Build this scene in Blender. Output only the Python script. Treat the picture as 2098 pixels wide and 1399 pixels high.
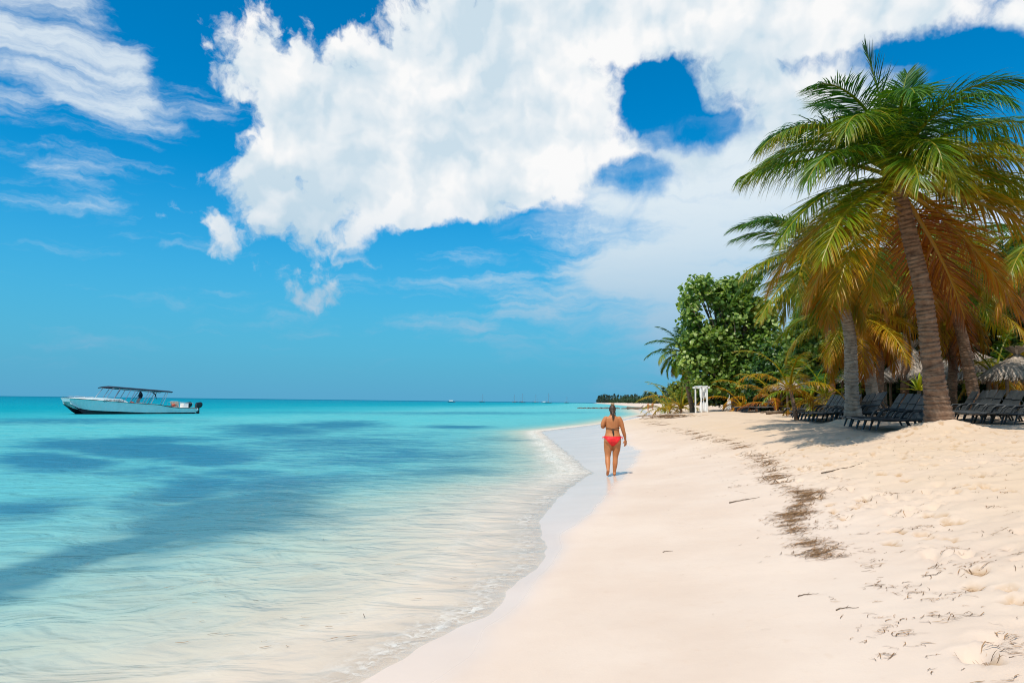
import bpy, bmesh, math, random
import numpy as np
from mathutils import Vector, Matrix

for _o in list(bpy.data.objects):
    bpy.data.objects.remove(_o, do_unlink=True)
S = bpy.context.scene
COL = S.collection
R = math.radians
PI = math.pi

# ---------------------------------------------------------------- camera
F_PX, CX, CY = 1430.0, 1049.0, 699.5          # photograph 2098 x 1399
EYE = 1.75
PITCH, ROLL = R(4.92), R(0.64)
cam_d = bpy.data.cameras.new('camera')
cam = bpy.data.objects.new('camera', cam_d)
COL.objects.link(cam)
cam_d.sensor_width = 36.0
cam_d.lens = 36.0 * F_PX / 2098.0
cam_d.clip_start = 0.05
cam_d.clip_end = 60000
CAM_M = Matrix.Translation((0, 0, EYE)) @ (Matrix.Rotation(PI / 2 + PITCH, 4, 'X') @ Matrix.Rotation(ROLL, 4, 'Z'))
cam.matrix_world = CAM_M
S.camera = cam
CAM_R = np.array(CAM_M.to_3x3())

def ray(px, py):
    v = CAM_R @ np.array([(px - CX) / F_PX, -(py - CY) / F_PX, -1.0])
    return v / np.linalg.norm(v)

def at(px, py, Y):
    """point on a pixel's ray at world depth Y"""
    d = ray(px, py)
    t = Y / d[1]
    return np.array([d[0] * t, Y, EYE + d[2] * t])

# ---------------------------------------------------------------- colour management, render
S.view_settings.view_transform = 'Standard'
S.view_settings.look = 'None'
S.view_settings.exposure = 0.0
S.view_settings.gamma = 1.0
S.render.engine = 'CYCLES'
S.cycles.use_denoising = True
S.cycles.filter_width = 1.05
S.cycles.max_bounces = 8
S.cycles.transparent_max_bounces = 10
S.cycles.caustics_reflective = False
S.cycles.caustics_refractive = False

def lin(r, g, b):
    f = lambda c: (c / 255 / 12.92) if c <= 10 else ((c / 255 + 0.055) / 1.055) ** 2.4
    return (f(r), f(g), f(b))

# ---------------------------------------------------------------- sun
SUN_EL = R(62)
_h = np.array([-0.48, -0.88]); _h /= np.linalg.norm(_h)
SUN_DIR = Vector((_h[0] * math.cos(SUN_EL), _h[1] * math.cos(SUN_EL), math.sin(SUN_EL)))
sun_d = bpy.data.lights.new('sun', 'SUN')
sun_d.energy = 4.6
sun_d.angle = R(0.53)
sun_d.color = (1.0, 0.93, 0.82)
sun = bpy.data.objects.new('sun', sun_d)
sun.rotation_euler = SUN_DIR.to_track_quat('Z', 'Y').to_euler()
sun.location = (0, 0, 40)
COL.objects.link(sun)

# ---------------------------------------------------------------- sky
world = bpy.data.worlds.new('World')
S.world = world
world.use_nodes = True
WT = world.node_tree
WT.nodes.clear()

class NB:
    """tiny helper to write node maths"""
    def __init__(s, tree): s.t = tree
    def n(s, kind, **kw):
        x = s.t.nodes.new(kind)
        for k, v in kw.items(): setattr(x, k, v)
        return x
    def put(s, sock, v):
        if isinstance(v, bpy.types.NodeSocket): s.t.links.new(v, sock)
        elif v is not None: sock.default_value = v
    def m(s, op, a, b=None, c=None, clamp=False):
        x = s.n('ShaderNodeMath', operation=op, use_clamp=clamp)
        for i, v in enumerate((a, b, c)):
            if v is not None: s.put(x.inputs[i], v)
        return x.outputs[0]
    def v(s, op, a, b=None, c=None):
        x = s.n('ShaderNodeVectorMath', operation=op)
        for i, q in enumerate((a, b, c)):
            if q is not None:
                if op == 'SCALE' and i == 1: s.put(x.inputs['Scale'], q)
                else: s.put(x.inputs[i], q)
        return x.outputs[1] if op in ('LENGTH', 'DISTANCE', 'DOT_PRODUCT') else x.outputs[0]
    def noise(s, vec, scale, detail=4, rough=0.5, dist=0.0, lac=2.0, dims='3D'):
        x = s.n('ShaderNodeTexNoise')
        x.noise_dimensions = dims
        if vec is not None: s.put(x.inputs['Vector'], vec)
        s.put(x.inputs['Scale'], scale); s.put(x.inputs['Detail'], detail)
        s.put(x.inputs['Roughness'], rough); s.put(x.inputs['Distortion'], dist)
        s.put(x.inputs['Lacunarity'], lac)
        return x.outputs[0]
    def map(s, val, a, b, c=0.0, d=1.0, smooth=True):
        x = s.n('ShaderNodeMapRange')
        x.interpolation_type = 'SMOOTHSTEP' if smooth else 'LINEAR'
        s.put(x.inputs[0], val)
        for i, q in enumerate((a, b, c, d)): s.put(x.inputs[1 + i], q)
        return x.outputs[0]
    def mix(s, fac, a, b, blend='MIX'):
        x = s.n('ShaderNodeMix', data_type='RGBA', blend_type=blend)
        s.put(x.inputs[0], fac)
        for i, q in ((6, a), (7, b)):
            if isinstance(q, bpy.types.NodeSocket): s.put(x.inputs[i], q)
            else: x.inputs[i].default_value = (*q[:3], 1.0)
        return x.outputs[2]
    def xyz(s, a, b, c=0.0):
        x = s.n('ShaderNodeCombineXYZ')
        for i, q in enumerate((a, b, c)): s.put(x.inputs[i], q)
        return x.outputs[0]

def px_azel(px, py):
    d = ray(px, py)
    return math.atan2(d[0], d[1]), math.atan2(d[2], math.hypot(d[0], d[1]))

def build_sky():
    B = NB(WT)
    out = B.n('ShaderNodeOutputWorld')
    bg = B.n('ShaderNodeBackground')
    bg.inputs['Strength'].default_value = 0.1
    sky = B.n('ShaderNodeTexSky')
    sky.sky_type = 'NISHITA'
    sky.sun_disc = False
    sky.sun_elevation = SUN_EL
    sky.sun_rotation = math.atan2(SUN_DIR.x, SUN_DIR.y)
    sky.altitude = 0
    sky.air_density = 1.0
    sky.dust_density = 0.6
    sky.ozone_density = 3.0
    hs = B.n('ShaderNodeHueSaturation')
    hs.inputs['Hue'].default_value = SKY_HUE
    hs.inputs['Saturation'].default_value = SKY_SAT
    hs.inputs['Value'].default_value = SKY_VAL
    WT.links.new(sky.outputs[0], hs.inputs['Color'])
    sky_col = B.mix(1.0, hs.outputs[0], SKY_MUL, 'MULTIPLY')
    tc = B.n('ShaderNodeTexCoord')
    sp = B.n('ShaderNodeSeparateXYZ')
    WT.links.new(tc.outputs['Generated'], sp.inputs[0])
    x, y, z = sp.outputs
    az = B.m('ARCTAN2', x, y)
    hyp = B.m('SQRT', B.m('ADD', B.m('MULTIPLY', x, x), B.m('MULTIPLY', y, y)))
    el = B.m('ARCTAN2', z, hyp)
    p = B.xyz(az, el)
    # edges are torn by low-frequency warping
    wn = B.n('ShaderNodeTexNoise', noise_dimensions='2D'); wn.inputs['Scale'].default_value = 9; wn.inputs['Detail'].default_value = 5
    wn.inputs['Roughness'].default_value = 0.6
    WT.links.new(p, wn.inputs['Vector'])
    warp = B.v('SUBTRACT', wn.outputs['Color'], (0.5, 0.5, 0.5))
    pw = B.v('ADD', p, B.v('SCALE', warp, 0.055))
    pw2 = B.v('ADD', p, B.v('MULTIPLY', warp, (0.09, 0.045, 0)))

    def field(blobs, vec, k):
        acc = None
        for (px, py, rx, ry, rot) in blobs:
            a, e = px_azel(px, py)
            a1, e1 = px_azel(px + 10, py)
            a2, e2 = px_azel(px, py - 10)
            sx, sy = math.hypot(a1 - a, e1 - e) / 10, math.hypot(a2 - a, e2 - e) / 10
            mp = B.n('ShaderNodeMapping', vector_type='TEXTURE')
            mp.inputs['Location'].default_value = (a, e, 0)
            mp.inputs['Rotation'].default_value = (0, 0, R(rot))
            mp.inputs['Scale'].default_value = (rx * sx, ry * sy, 1)
            WT.links.new(vec, mp.inputs['Vector'])
            r_ = (rx + ry) / 200.0 if min(rx, ry) > 60 else min(rx, ry) / 100.0
            ln = B.m('MULTIPLY_ADD', B.v('LENGTH', mp.outputs[0]), -r_, r_)     # about the distance inside the edge, in 100 px
            acc = ln if acc is None else B.m('SMOOTH_MAX', acc, ln, k)
        return acc

    cum = field(CUMULUS, pw, 0.18)
    hole = field(HOLES, pw, 0.1)
    n1 = B.noise(pw, 13, 7, 0.58, dims='2D')
    vor = B.n('ShaderNodeTexVoronoi', feature='F1', voronoi_dimensions='2D')
    world.cycles.sampling_method = "MANUAL"; world.cycles.sample_map_resolution = 256
    vor.inputs['Scale'].default_value = 26; pass
    vor.inputs['Detail'].default_value = 1.5; vor.inputs['Roughness'].default_value = 0.55
    vor.normalize = True
    WT.links.new(pw, vor.inputs['Vector'])
    puff = B.m('SUBTRACT', 0.46, vor.outputs['Distance'])
    rag = B.m('ADD', B.m('MULTIPLY', B.m('SUBTRACT', n1, 0.5), 2.3), B.m('MULTIPLY', puff, 0.55))
    den = B.m('ADD', cum, rag)
    den = B.m('SUBTRACT', den, B.m('MAXIMUM', 0.0, B.m('ADD', B.m('MULTIPLY', hole, 3.0), B.m('ADD', 0.6, B.m('MULTIPLY', rag, 1.5)))))
    # unseen broken cumulus goes on beyond the frame, cover raised to whiten the fill
    outside = B.m('MAXIMUM', B.map(B.m('ABSOLUTE', az), 0.68, 0.95), B.map(el, 0.62, 0.85))
    far_n = B.noise(p, 2.6, 6, 0.55, dims='2D')
    generic = B.m('ADD', B.m('MULTIPLY', B.m('SUBTRACT', far_n, 0.48), 5.0), B.m('MULTIPLY', B.m('SUBTRACT', n1, 0.5), 1.0))
    low = B.map(el, 0.02, 0.2, -1.0, 0.0)
    generic = B.m('ADD', generic, low)
    den = B.m('ADD', B.m('MULTIPLY', den, B.m('SUBTRACT', 1.0, outside)), B.m('MULTIPLY', generic, outside))
    den = B.m('ADD', den, B.m('MULTIPLY', B.m('SUBTRACT', B.noise(pw, 48, 4, 0.6, dims='2D'), 0.5), 0.4))
    soft = B.m('ADD', B.map(az, -0.15, 0.25, 0.42, 0.9), B.m('MULTIPLY', B.m('SUBTRACT', far_n, 0.5), 0.5))
    a_c = B.map(den, -0.10, B.m('MAXIMUM', soft, 0.2))
    # sun side of each billow is lighter (thickness falls off towards the light)
    n2 = B.noise(B.v('ADD', pw, (-0.012, 0.022, 0)), 13, 3, 0.5, dims='2D')
    n1b = B.noise(pw, 13, 3, 0.5, dims='2D')
    sh = B.m('ADD', 0.42, B.m('MULTIPLY', B.m('SUBTRACT', n1b, n2), 2.2))
    big = B.noise(pw, 5.0, 4, 0.5, dims='2D')
    sh = B.m('ADD', sh, B.m('MULTIPLY', B.m('SUBTRACT', big, 0.5), -2.4), clamp=True)
    ccol = B.mix(sh, (0.62 * CL, 0.76 * CL, 0.86 * CL), (1.0 * CL, 1.0 * CL, 1.0 * CL))
    # streaky ice cloud
    cir = field(CIRRUS, pw2, 0.25)
    mp = B.n('ShaderNodeMapping', vector_type='POINT')
    mp.inputs['Rotation'].default_value = (0, 0, R(6)); mp.inputs['Scale'].default_value = (6, 34, 1)
    WT.links.new(pw2, mp.inputs['Vector'])
    ns = B.noise(mp.outputs[0], 1.0, 8, 0.62, 0.12, dims='2D')
    veil = field(VEIL, pw2, 0.4)
    dv = B.m('ADD', B.m('MINIMUM', veil, 0.9), B.m('MULTIPLY', B.m('SUBTRACT', ns, 0.5), 1.6))
    a_v = B.m('MULTIPLY', B.map(dv, -0.35, 0.95), 0.93)
    a_v = B.m('MULTIPLY', a_v, B.m('SUBTRACT', 1.0, B.map(B.m('ADD', hole, B.m('MULTIPLY', rag, 0.5)), -0.4, 0.4)))
    dc = B.m('ADD', B.m('MINIMUM', cir, 0.62), B.m('MULTIPLY', B.m('SUBTRACT', ns, 0.5), 2.0))
    a_i = B.m('MULTIPLY', B.map(dc, -0.1, 0.95), 0.86)
    icol = (0.80 * CL, 0.89 * CL, 0.95 * CL)
    # mist thickens the air low over the sea, the same all round
    c1 = B.mix(a_i, sky_col, icol)
    c1 = B.mix(a_v, c1, (0.84 * CL, 0.92 * CL, 0.96 * CL))
    c2 = B.mix(a_c, c1, ccol)
    hz = B.map(el, -0.02, 0.33, 0.94, 0.0)
    c3 = B.mix(hz, c2, HZ_COL)
    WT.links.new(c3, bg.inputs['Color'])
    WT.links.new(bg.outputs[0], out.inputs[0])

SKY_HUE, SKY_SAT, SKY_VAL = 0.485, 1.5, 1.0
SKY_MUL = (0.16, 1.37, 1.54)
CL = 9.6
HZ_COL = tuple(c * 10 for c in lin(92, 165, 207))
CUMULUS = [
    (528, 130, 60, 95, 0), (555, 95, 50, 55, 0), (625, 110, 55, 65, 0), (700, 128, 60, 55, 0), (580, 190, 90, 75, 0),
    (770, 120, 60, 50, 0), (720, 260, 215, 165, 0), (930, 260, 290, 220, 0), (1010, 110, 215, 170, 0), (900, 60, 90, 90, 0),
    (1130, 240, 190, 215, 0), (1300, 40, 420, 105, 0), (1700, 20, 420, 110, 0), (1520, 150, 130, 120, 0), (1640, 230, 170, 150, 0),
    (560, 390, 125, 90, 0), (640, 430, 118, 88, 0), (745, 482, 84, 60, 0), (880, 410, 260, 85, 0), (1070, 400, 130, 62, 0), (1180, 350, 120, 80, 0), (1330, 320, 110, 36, 0),
    (440, 448, 58, 36, -20), (628, 612, 48, 20, -15), (1230, 300, 110, 90, 0), (1420, 330, 110, 60, 0), (1840, 30, 260, 70, 0), (2080, 30, 150, 60, 0),
]
HOLES = [(1325, 195, 62, 58, 20), (1385, 225, 52, 60, 0), (1430, 272, 58, 26, 0), (1285, 366, 48, 20, 0), (1960, 160, 110, 80, 0), (2060, 230, 120, 120, 0), (980, 490, 170, 42, 6)]
VEIL = [(1330, 420, 200, 80, 0), (1200, 470, 140, 40, 8), (1420, 740, 260, 60, 0), (1560, 420, 330, 170, 0), (1420, 560, 330, 110, 0), (1350, 480, 260, 60, 0), (1500, 680, 300, 90, 0), (1270, 660, 200, 40, 0), (1750, 500, 420, 330, 0), (1480, 330, 200, 90, 0)]
CIRRUS = [(110, 90, 300, 130, -24), (250, 185, 170, 65, -14), (425, 228, 95, 34, -10), (110, 345, 260, 40, -4), (300, 490, 130, 26, 0), (60, 220, 200, 30, -4),
          (400, 630, 130, 16, 0), (210, 712, 110, 22, 0), (1000, 575, 260, 24, 3), (960, 680, 110, 18, 14), (645, 683, 50, 16, 0), (1150, 520, 240, 40, 4), (200, 428, 60, 10, -8), (1050, 640, 300, 26, 8)]
build_sky()
# ---------------------------------------------------------------- numpy helpers
def _perlin_tables(seed):
    g = np.random.default_rng(seed)
    perm = g.permutation(256)
    ang = g.random(256) * 2 * PI
    return perm, np.cos(ang), np.sin(ang)
_PT = _perlin_tables(7)

def perlin(x, y):
    perm, gx, gy = _PT
    xi = np.floor(x).astype(int); yi = np.floor(y).astype(int)
    xf, yf = x - xi, y - yi
    u = xf ** 3 * (xf * (xf * 6 - 15) + 10); v = yf ** 3 * (yf * (yf * 6 - 15) + 10)
    def gr(ix, iy, dx, dy):
        h = perm[(perm[ix & 255] + iy) & 255]
        return gx[h] * dx + gy[h] * dy
    a = gr(xi, yi, xf, yf); b = gr(xi + 1, yi, xf - 1, yf)
    c = gr(xi, yi + 1, xf, yf - 1); d = gr(xi + 1, yi + 1, xf - 1, yf - 1)
    return (a * (1 - u) + b * u) * (1 - v) + (c * (1 - u) + d * u) * v

def fbm(x, y, o=4, g=0.5):
    r = 0; a = 1.0
    for i in range(o):
        r = r + a * perlin(x * 2 ** i + 17.3 * i, y * 2 ** i - 9.1 * i); a *= g
    return r

def sstep(x, a, b):
    t = np.clip((x - a) / (b - a), 0, 1)
    return t * t * (3 - 2 * t)

def mesh_np(name, V, polys, smooth=False, mats=(), midx=None, tint=None, floats=None):
    """V (n,3); polys: list of (m,k) index arrays; midx: one material index array per polys entry"""
    me = bpy.data.meshes.new(name)
    V = np.asarray(V, dtype=np.float32)
    polys = [np.asarray(p, dtype=np.int32) for p in polys if len(p)]
    me.vertices.add(len(V)); me.vertices.foreach_set('co', V.ravel())
    li = np.concatenate([p.ravel() for p in polys])
    tot = np.concatenate([np.full(len(p), p.shape[1], np.int32) for p in polys])
    st = np.concatenate([[0], np.cumsum(tot)[:-1]]).astype(np.int32)
    me.loops.add(len(li)); me.loops.foreach_set('vertex_index', li)
    me.polygons.add(len(tot)); me.polygons.foreach_set('loop_start', st); me.polygons.foreach_set('loop_total', tot)
    if midx is not None:
        me.polygons.foreach_set('material_index', np.concatenate([np.asarray(q, np.int32) for q in midx]))
    me.polygons.foreach_set('use_smooth', np.full(len(tot), bool(smooth)))
    for m in mats: me.materials.append(m)
    if tint is not None:
        a = me.color_attributes.new('tint', 'FLOAT_COLOR', 'POINT')
        c = np.ones((len(V), 4), np.float32); c[:, :3] = tint
        a.data.foreach_set('color', c.ravel())
    for k, v in (floats or {}).items():
        a = me.attributes.new(k, 'FLOAT', 'POINT')
        a.data.foreach_set('value', np.asarray(v, np.float32).ravel())
    me.update(calc_edges=True)
    me.validate()
    return me

def obj(name, me, parent=None, loc=(0, 0, 0), rot=(0, 0, 0), scale=None):
    o = bpy.data.objects.new(name, me)
    o.location = loc; o.rotation_euler = rot
    if scale is not None: o.scale = scale
    if parent is not None: o.parent = parent
    COL.objects.link(o)
    return o

def tag(o, label=None, cat=None, group=None, kind=None):
    if label: o['label'] = label
    if cat: o['category'] = cat
    if group: o['group'] = group
    if kind: o['kind'] = kind
    return o

def thing(name, label, cat, loc=(0, 0, 0), rz=0.0, group=None):
    o = bpy.data.objects.new(name, None)
    o.empty_display_size = 0.2
    o.location = loc; o.rotation_euler = (0, 0, rz)
    COL.objects.link(o)
    return tag(o, label, cat, group)

class MB:
    """collects simple solids into one mesh"""
    def __init__(s): s.V = []; s.P = {}; s.n = 0
    def add(s, V, polys, mi=0):
        V = np.asarray(V, float)
        for p in polys:
            p = np.asarray(p, int)
            if len(p) == 0: continue
            s.P.setdefault((p.shape[1], mi), []).append(p + s.n)
        s.V.append(V); s.n += len(V)
    def box(s, c, d, rot=None, mi=0):
        q = np.array([[x, y, z] for x in (-.5, .5) for y in (-.5, .5) for z in (-.5, .5)]) * np.array(d)
        if rot is not None: q = q @ np.array(rot).T
        s.add(q + np.array(c), [[[0, 1, 3, 2], [4, 6, 7, 5], [0, 4, 5, 1], [2, 3, 7, 6], [0, 2, 6, 4], [1, 5, 7, 3]]], mi)
    def tube(s, pts, rad, n=8, mi=0, cap=True, flat=None):
        pts = np.asarray(pts, float); m = len(pts)
        rad = np.full(m, rad) if np.isscalar(rad) else np.asarray(rad, float)
        T = np.gradient(pts, axis=0); T /= np.linalg.norm(T, axis=1)[:, None] + 1e-12
        ref = np.array([0, 0, 1.0]) if abs(T[0][2]) < 0.9 else np.array([1.0, 0, 0])
        u = np.cross(T[0], ref); u /= np.linalg.norm(u)
        ring = []
        for i in range(m):
            u = u - T[i] * np.dot(u, T[i]); u /= np.linalg.norm(u) + 1e-12
            w = np.cross(T[i], u)
            th = np.linspace(0, 2 * PI, n, endpoint=False)
            r2 = rad[i] if flat is None else rad[i] * flat
            ring.append(pts[i] + np.outer(np.cos(th), u) * rad[i] + np.outer(np.sin(th), w) * r2)
        s.loft(ring, mi, cap)
    def loft(s, rings, mi=0, cap=True, closed=True):
        rings = [np.asarray(r, float) for r in rings]
        n = len(rings[0]); m = len(rings)
        V = np.concatenate(rings)
        i = np.arange(m - 1)[:, None]; j = np.arange(n if closed else n - 1)[None, :]
        a = i * n + j; b = i * n + (j + 1) % n
        q = np.stack([a, b, b + n, a + n], -1).reshape(-1, 4)
        s.add(V, [q], mi)
        if cap and closed:
            base = s.n - len(V)
            s.P.setdefault((n, mi), []).append(np.array([list(range(base + n - 1, base - 1, -1))]))
            s.P.setdefault((n, mi), []).append(np.array([[base + (m - 1) * n + k for k in range(n)]]))
    def ball(s, c, r, n=10, mi=0):
        r = np.array(r) if not np.isscalar(r) else np.array([r, r, r])
        th = np.linspace(0.02, PI - 0.02, n)
        rings = []
        ph = np.linspace(0, 2 * PI, 2 * n, endpoint=False)
        for t in th:
            rings.append(np.stack([np.cos(ph) * math.sin(t), np.sin(ph) * math.sin(t), np.full(len(ph), -math.cos(t))], 1) * r + np.array(c))
        s.loft(rings, mi)
    def mesh(s, name, mats, smooth=False):
        polys = []; mi = []
        for (k, m), lst in s.P.items():
            p = np.concatenate(lst); polys.append(p); mi.append(np.full(len(p), m))
        return mesh_np(name, np.concatenate(s.V), polys, smooth, mats, mi)
    def build(s, name, mats, parent=None, smooth=False, **kw):
        if not isinstance(mats, (list, tuple)): mats = [mats]
        return obj(name, s.mesh(name, mats, smooth), parent, **kw)

# ---------------------------------------------------------------- materials
def mat(name):
    m = bpy.data.materials.new(name); m.use_nodes = True
    m.node_tree.nodes.clear()
    return m, NB(m.node_tree)

def principled(B, color, rough=0.6, spec=0.5, normal=None, metal=0.0):
    b = B.n('ShaderNodeBsdfPrincipled')
    B.put(b.inputs['Base Color'], color if isinstance(color, bpy.types.NodeSocket) else (*color, 1))
    B.put(b.inputs['Roughness'], rough); B.put(b.inputs['Specular IOR Level'], spec); B.put(b.inputs['Metallic'], metal)
    if normal is not None: B.put(b.inputs['Normal'], normal)
    return b.outputs[0]

def finish(B, shader):
    o = B.n('ShaderNodeOutputMaterial'); B.t.links.new(shader, o.inputs['Surface'])

def bump(B, h, strength=0.3, dist=0.02, normal=None):
    b = B.n('ShaderNodeBump'); B.put(b.inputs['Strength'], strength); B.put(b.inputs['Distance'], dist); B.put(b.inputs['Height'], h)
    if normal is not None: B.put(b.inputs['Normal'], normal)
    return b.outputs[0]

def simple(name, col, rough=0.6, spec=0.5, var=0.15, scale=6.0, bmp=0.0, metal=0.0, bscale=None):
    """plain surface with uneven tone and fine relief"""
    m, B = mat(name)
    tc = B.n('ShaderNodeTexCoord').outputs['Object']
    n = B.noise(tc, scale, 5, 0.6)
    c = B.mix(B.map(n, 0.3, 0.7), tuple(x * (1 - var) for x in col), tuple(min(1, x * (1 + var)) for x in col))
    nm = bump(B, B.noise(tc, bscale or scale * 6, 4, 0.6), bmp, 0.01) if bmp else None
    rg = B.map(n, 0.2, 0.8, max(0.02, rough - 0.08), rough + 0.08)
    finish(B, principled(B, c, rg, spec, nm, metal))
    return m

# ---------------------------------------------------------------- the lie of the beach
def _smooth_curve(Y, X, sig):
    t = np.linspace(math.log(4), math.log(30000), 4000)
    v = np.interp(np.exp(t) - 24, Y, X)
    k = np.arange(-60, 61); w = np.exp(-0.5 * (k / sig) ** 2); w /= w.sum()
    v = np.convolve(np.pad(v, 60, mode='edge'), w, 'valid')
    return np.exp(t) - 24, v
_sh = np.array([(-20, -9), (0, -2.6), (3, -1.5), (4.32, -1.05), (5.35, -.63), (5.87, -.2), (8.2, .35), (10.6, .38), (14.4, 1.1), (17.4, 2.0), (29.4, 1.87),
                (41.7, 1.78), (56.9, 7.2), (109, 21), (200, 36), (320, 60), (600, 92), (1000, 135), (1500, 174), (1540, 190), (1640, 900), (1900, 4000), (30000, 30000)], float)
_wt = np.array([(-20, -7.5), (0, -1.6), (4.05, -.1), (6.27, .49), (8.57, .95), (10.1, 1.42), (12.2, 2.03), (20.3, 4.1), (22.9, 4.7), (26.2, 4.73), (30.3, 5.5), (32.4, 5.2),
                (49.6, 6.6), (60, 9.3), (109, 22.5), (200, 38), (600, 95), (1500, 178), (30000, 30000)], float)
_SHY, _SHX = _smooth_curve(_sh[:, 0], _sh[:, 1], 4)
_WTY, _WTX = _smooth_curve(_wt[:, 0], _wt[:, 1], 5)
def shore_x(y): return np.interp(y, _SHY, _SHX)
def wet_x(y): return np.interp(y, _WTY, _WTX)

_pd = np.array([(-3000, -14), (-600, -8), (-200, -5), (-80, -3), (-40, -1.75), (-20, -1.7), (-10, -1.35), (-6, -.8), (-3, -.25), (-1, -.06), (0, 0), (1, .065), (2, .16), (3.5, .40),
                (5.5, .75), (7.3, 1.0), (10, 1.17), (16, 1.42), (30, 1.6), (100, 2.0), (3000, 6)], float)
_pt = np.linspace(-60, 60, 6001)
_ph = np.interp(_pt, _pd[:, 0], _pd[:, 1])
_k = np.exp(-0.5 * (np.arange(-60, 61) / 22) ** 2); _k /= _k.sum()
_ph = np.convolve(np.pad(_ph, 60, mode='edge'), _k, 'valid')
def profile(d): return np.where(np.abs(d) < 58, np.interp(d, _pt, _ph), np.interp(d, _pd[:, 0], _pd[:, 1]))

MOUNDS = []       # x, y, amplitude, sigma
PRINTS = []       # x, y, angle, length, width, depth

def coast_d(x, y):
    lob = 0.10 * perlin(y * 0.9, x * 0 + 3.3) * sstep(y, 2, 5) * (1 - sstep(y, 60, 120))
    return x - shore_x(y) + lob

def ground(x, y, fine=True):
    x = np.asarray(x, float); y = np.asarray(y, float)
    d = coast_d(x, y)
    d = np.where(d < 0, d + np.maximum(d, -6) * 1.0 * sstep(y, 9, 24) * (1 - sstep(y, 80, 160)), d)
    h = profile(d)
    near = 1 - sstep(np.hypot(x, y), 60, 160)
    dry = sstep(d, 2.6, 4.6) * near
    h = h + dry * (0.07 * fbm(x * 0.45, y * 0.45, 3) + 0.035 * fbm(x * 1.7 + 9, y * 1.7, 2))
    for (mx, my, a, s) in MOUNDS:
        r2 = (x - mx) ** 2 + (y - my) ** 2
        h = h + a * np.exp(-(r2 / (2 * s * s)) ** 0.8)
    if fine:
        h = h + dry * (0.026 * fbm(x * 4.3, y * 4.3, 2) + 0.009 * fbm(x * 14, y * 14, 2)) * (1 - sstep(y, 22, 40))
        h = h + sstep(d, 0.2, 1.5) * (1 - dry) * near * 0.006 * fbm(x * 2.1, y * 2.1, 2)
    return h

def gz(x, y): return float(ground(np.array([x]), np.array([y]))[0])

def on_ground(px, py, tmax=400):
    d = ray(px, py)
    t = np.concatenate([np.arange(1.5, 60, 0.02), np.arange(60, tmax, 0.3)])
    P = np.array([0, 0, EYE]) + t[:, None] * d
    g = ground(P[:, 0], P[:, 1], False)
    k = np.argmax(P[:, 2] < g)
    if k == 0: k = len(t) - 1
    return P[k]

HERO = (10.05, 16.5)
P_B = (at(1748, 860, 23)[0], 23.0)
P_C = (at(1792, 815, 27)[0], 27.0)
MOUNDS += [(HERO[0] + 0.05, HERO[1] - 0.05, 0.40, 0.62), (P_B[0], P_B[1], 0.26, 0.55), (HERO[0] - 2.6, HERO[1] - 1.6, 0.05, 0.9), (HERO[0] + 2.6, HERO[1] - 1.0, 0.06, 1.0)]

_rg = np.random.default_rng(11)
for _i in range(640):
    py_ = 2.6 + 16 * _rg.random() ** 1.1
    px_ = shore_x(py_) + 3.6 + 6.5 * _rg.random()
    PRINTS.append((px_, py_, _rg.normal(1.2, 0.5), 0.15 * _rg.uniform(.6, 1.2), 0.062 * _rg.uniform(.8, 1.3), 0.05 * _rg.uniform(.5, 1.3) * min(1, .35 + py_ / 14)))

def dents(x, y):
    out = np.zeros_like(x)
    for (a, b, th, L, W, D) in PRINTS:
        m = (np.abs(x - a) < 0.45) & (np.abs(y - b) < 0.45)
        if not m.any(): continue
        dx, dy = x[m] - a, y[m] - b
        u = dx * math.cos(th) + dy * math.sin(th); v = -dx * math.sin(th) + dy * math.cos(th)
        q = np.sqrt((u / L) ** 2 + (v / (W * (1 + 0.25 * np.sign(u)))) ** 2)
        out[m] += -D * (1 - sstep(q, 0.55, 1.05)) + 0.4 * D * np.exp(-((q - 1.35) / 0.28) ** 2)
    return out

def axis(segs):
    """segs: (start, end, step at start, step at end) pieces of a graded axis"""
    v = []
    for a, b, s0, s1 in segs:
        x = a
        while x < b - 1e-9:
            v.append(x); x += s0 + (s1 - s0) * (x - a) / (b - a)
    v.append(segs[-1][1])
    return np.array(v)

def grid_mesh(name, X, Y, Z, m, smooth=True, floats=None, keep=None):
    nx, ny = len(X), len(Y)
    gx, gy = np.meshgrid(X, Y)
    V = np.stack([gx, gy, Z], -1).reshape(-1, 3)
    i = np.arange(ny - 1)[:, None]; j = np.arange(nx - 1)[None, :]
    a = i * nx + j
    q = np.stack([a, a + 1, a + nx + 1, a + nx], -1).reshape(-1, 4)
    if keep is not None:
        k = keep.reshape(-1)
        q = q[k[q].any(axis=1)]
        used = np.zeros(len(V), bool); used[q.ravel()] = True
        idx = np.cumsum(used) - 1
        V = V[used]; q = idx[q]
        floats = {n: f.reshape(-1)[used] for n, f in (floats or {}).items()}
    return mesh_np(name, V, [q], smooth, [m], None, None, floats)

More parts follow.
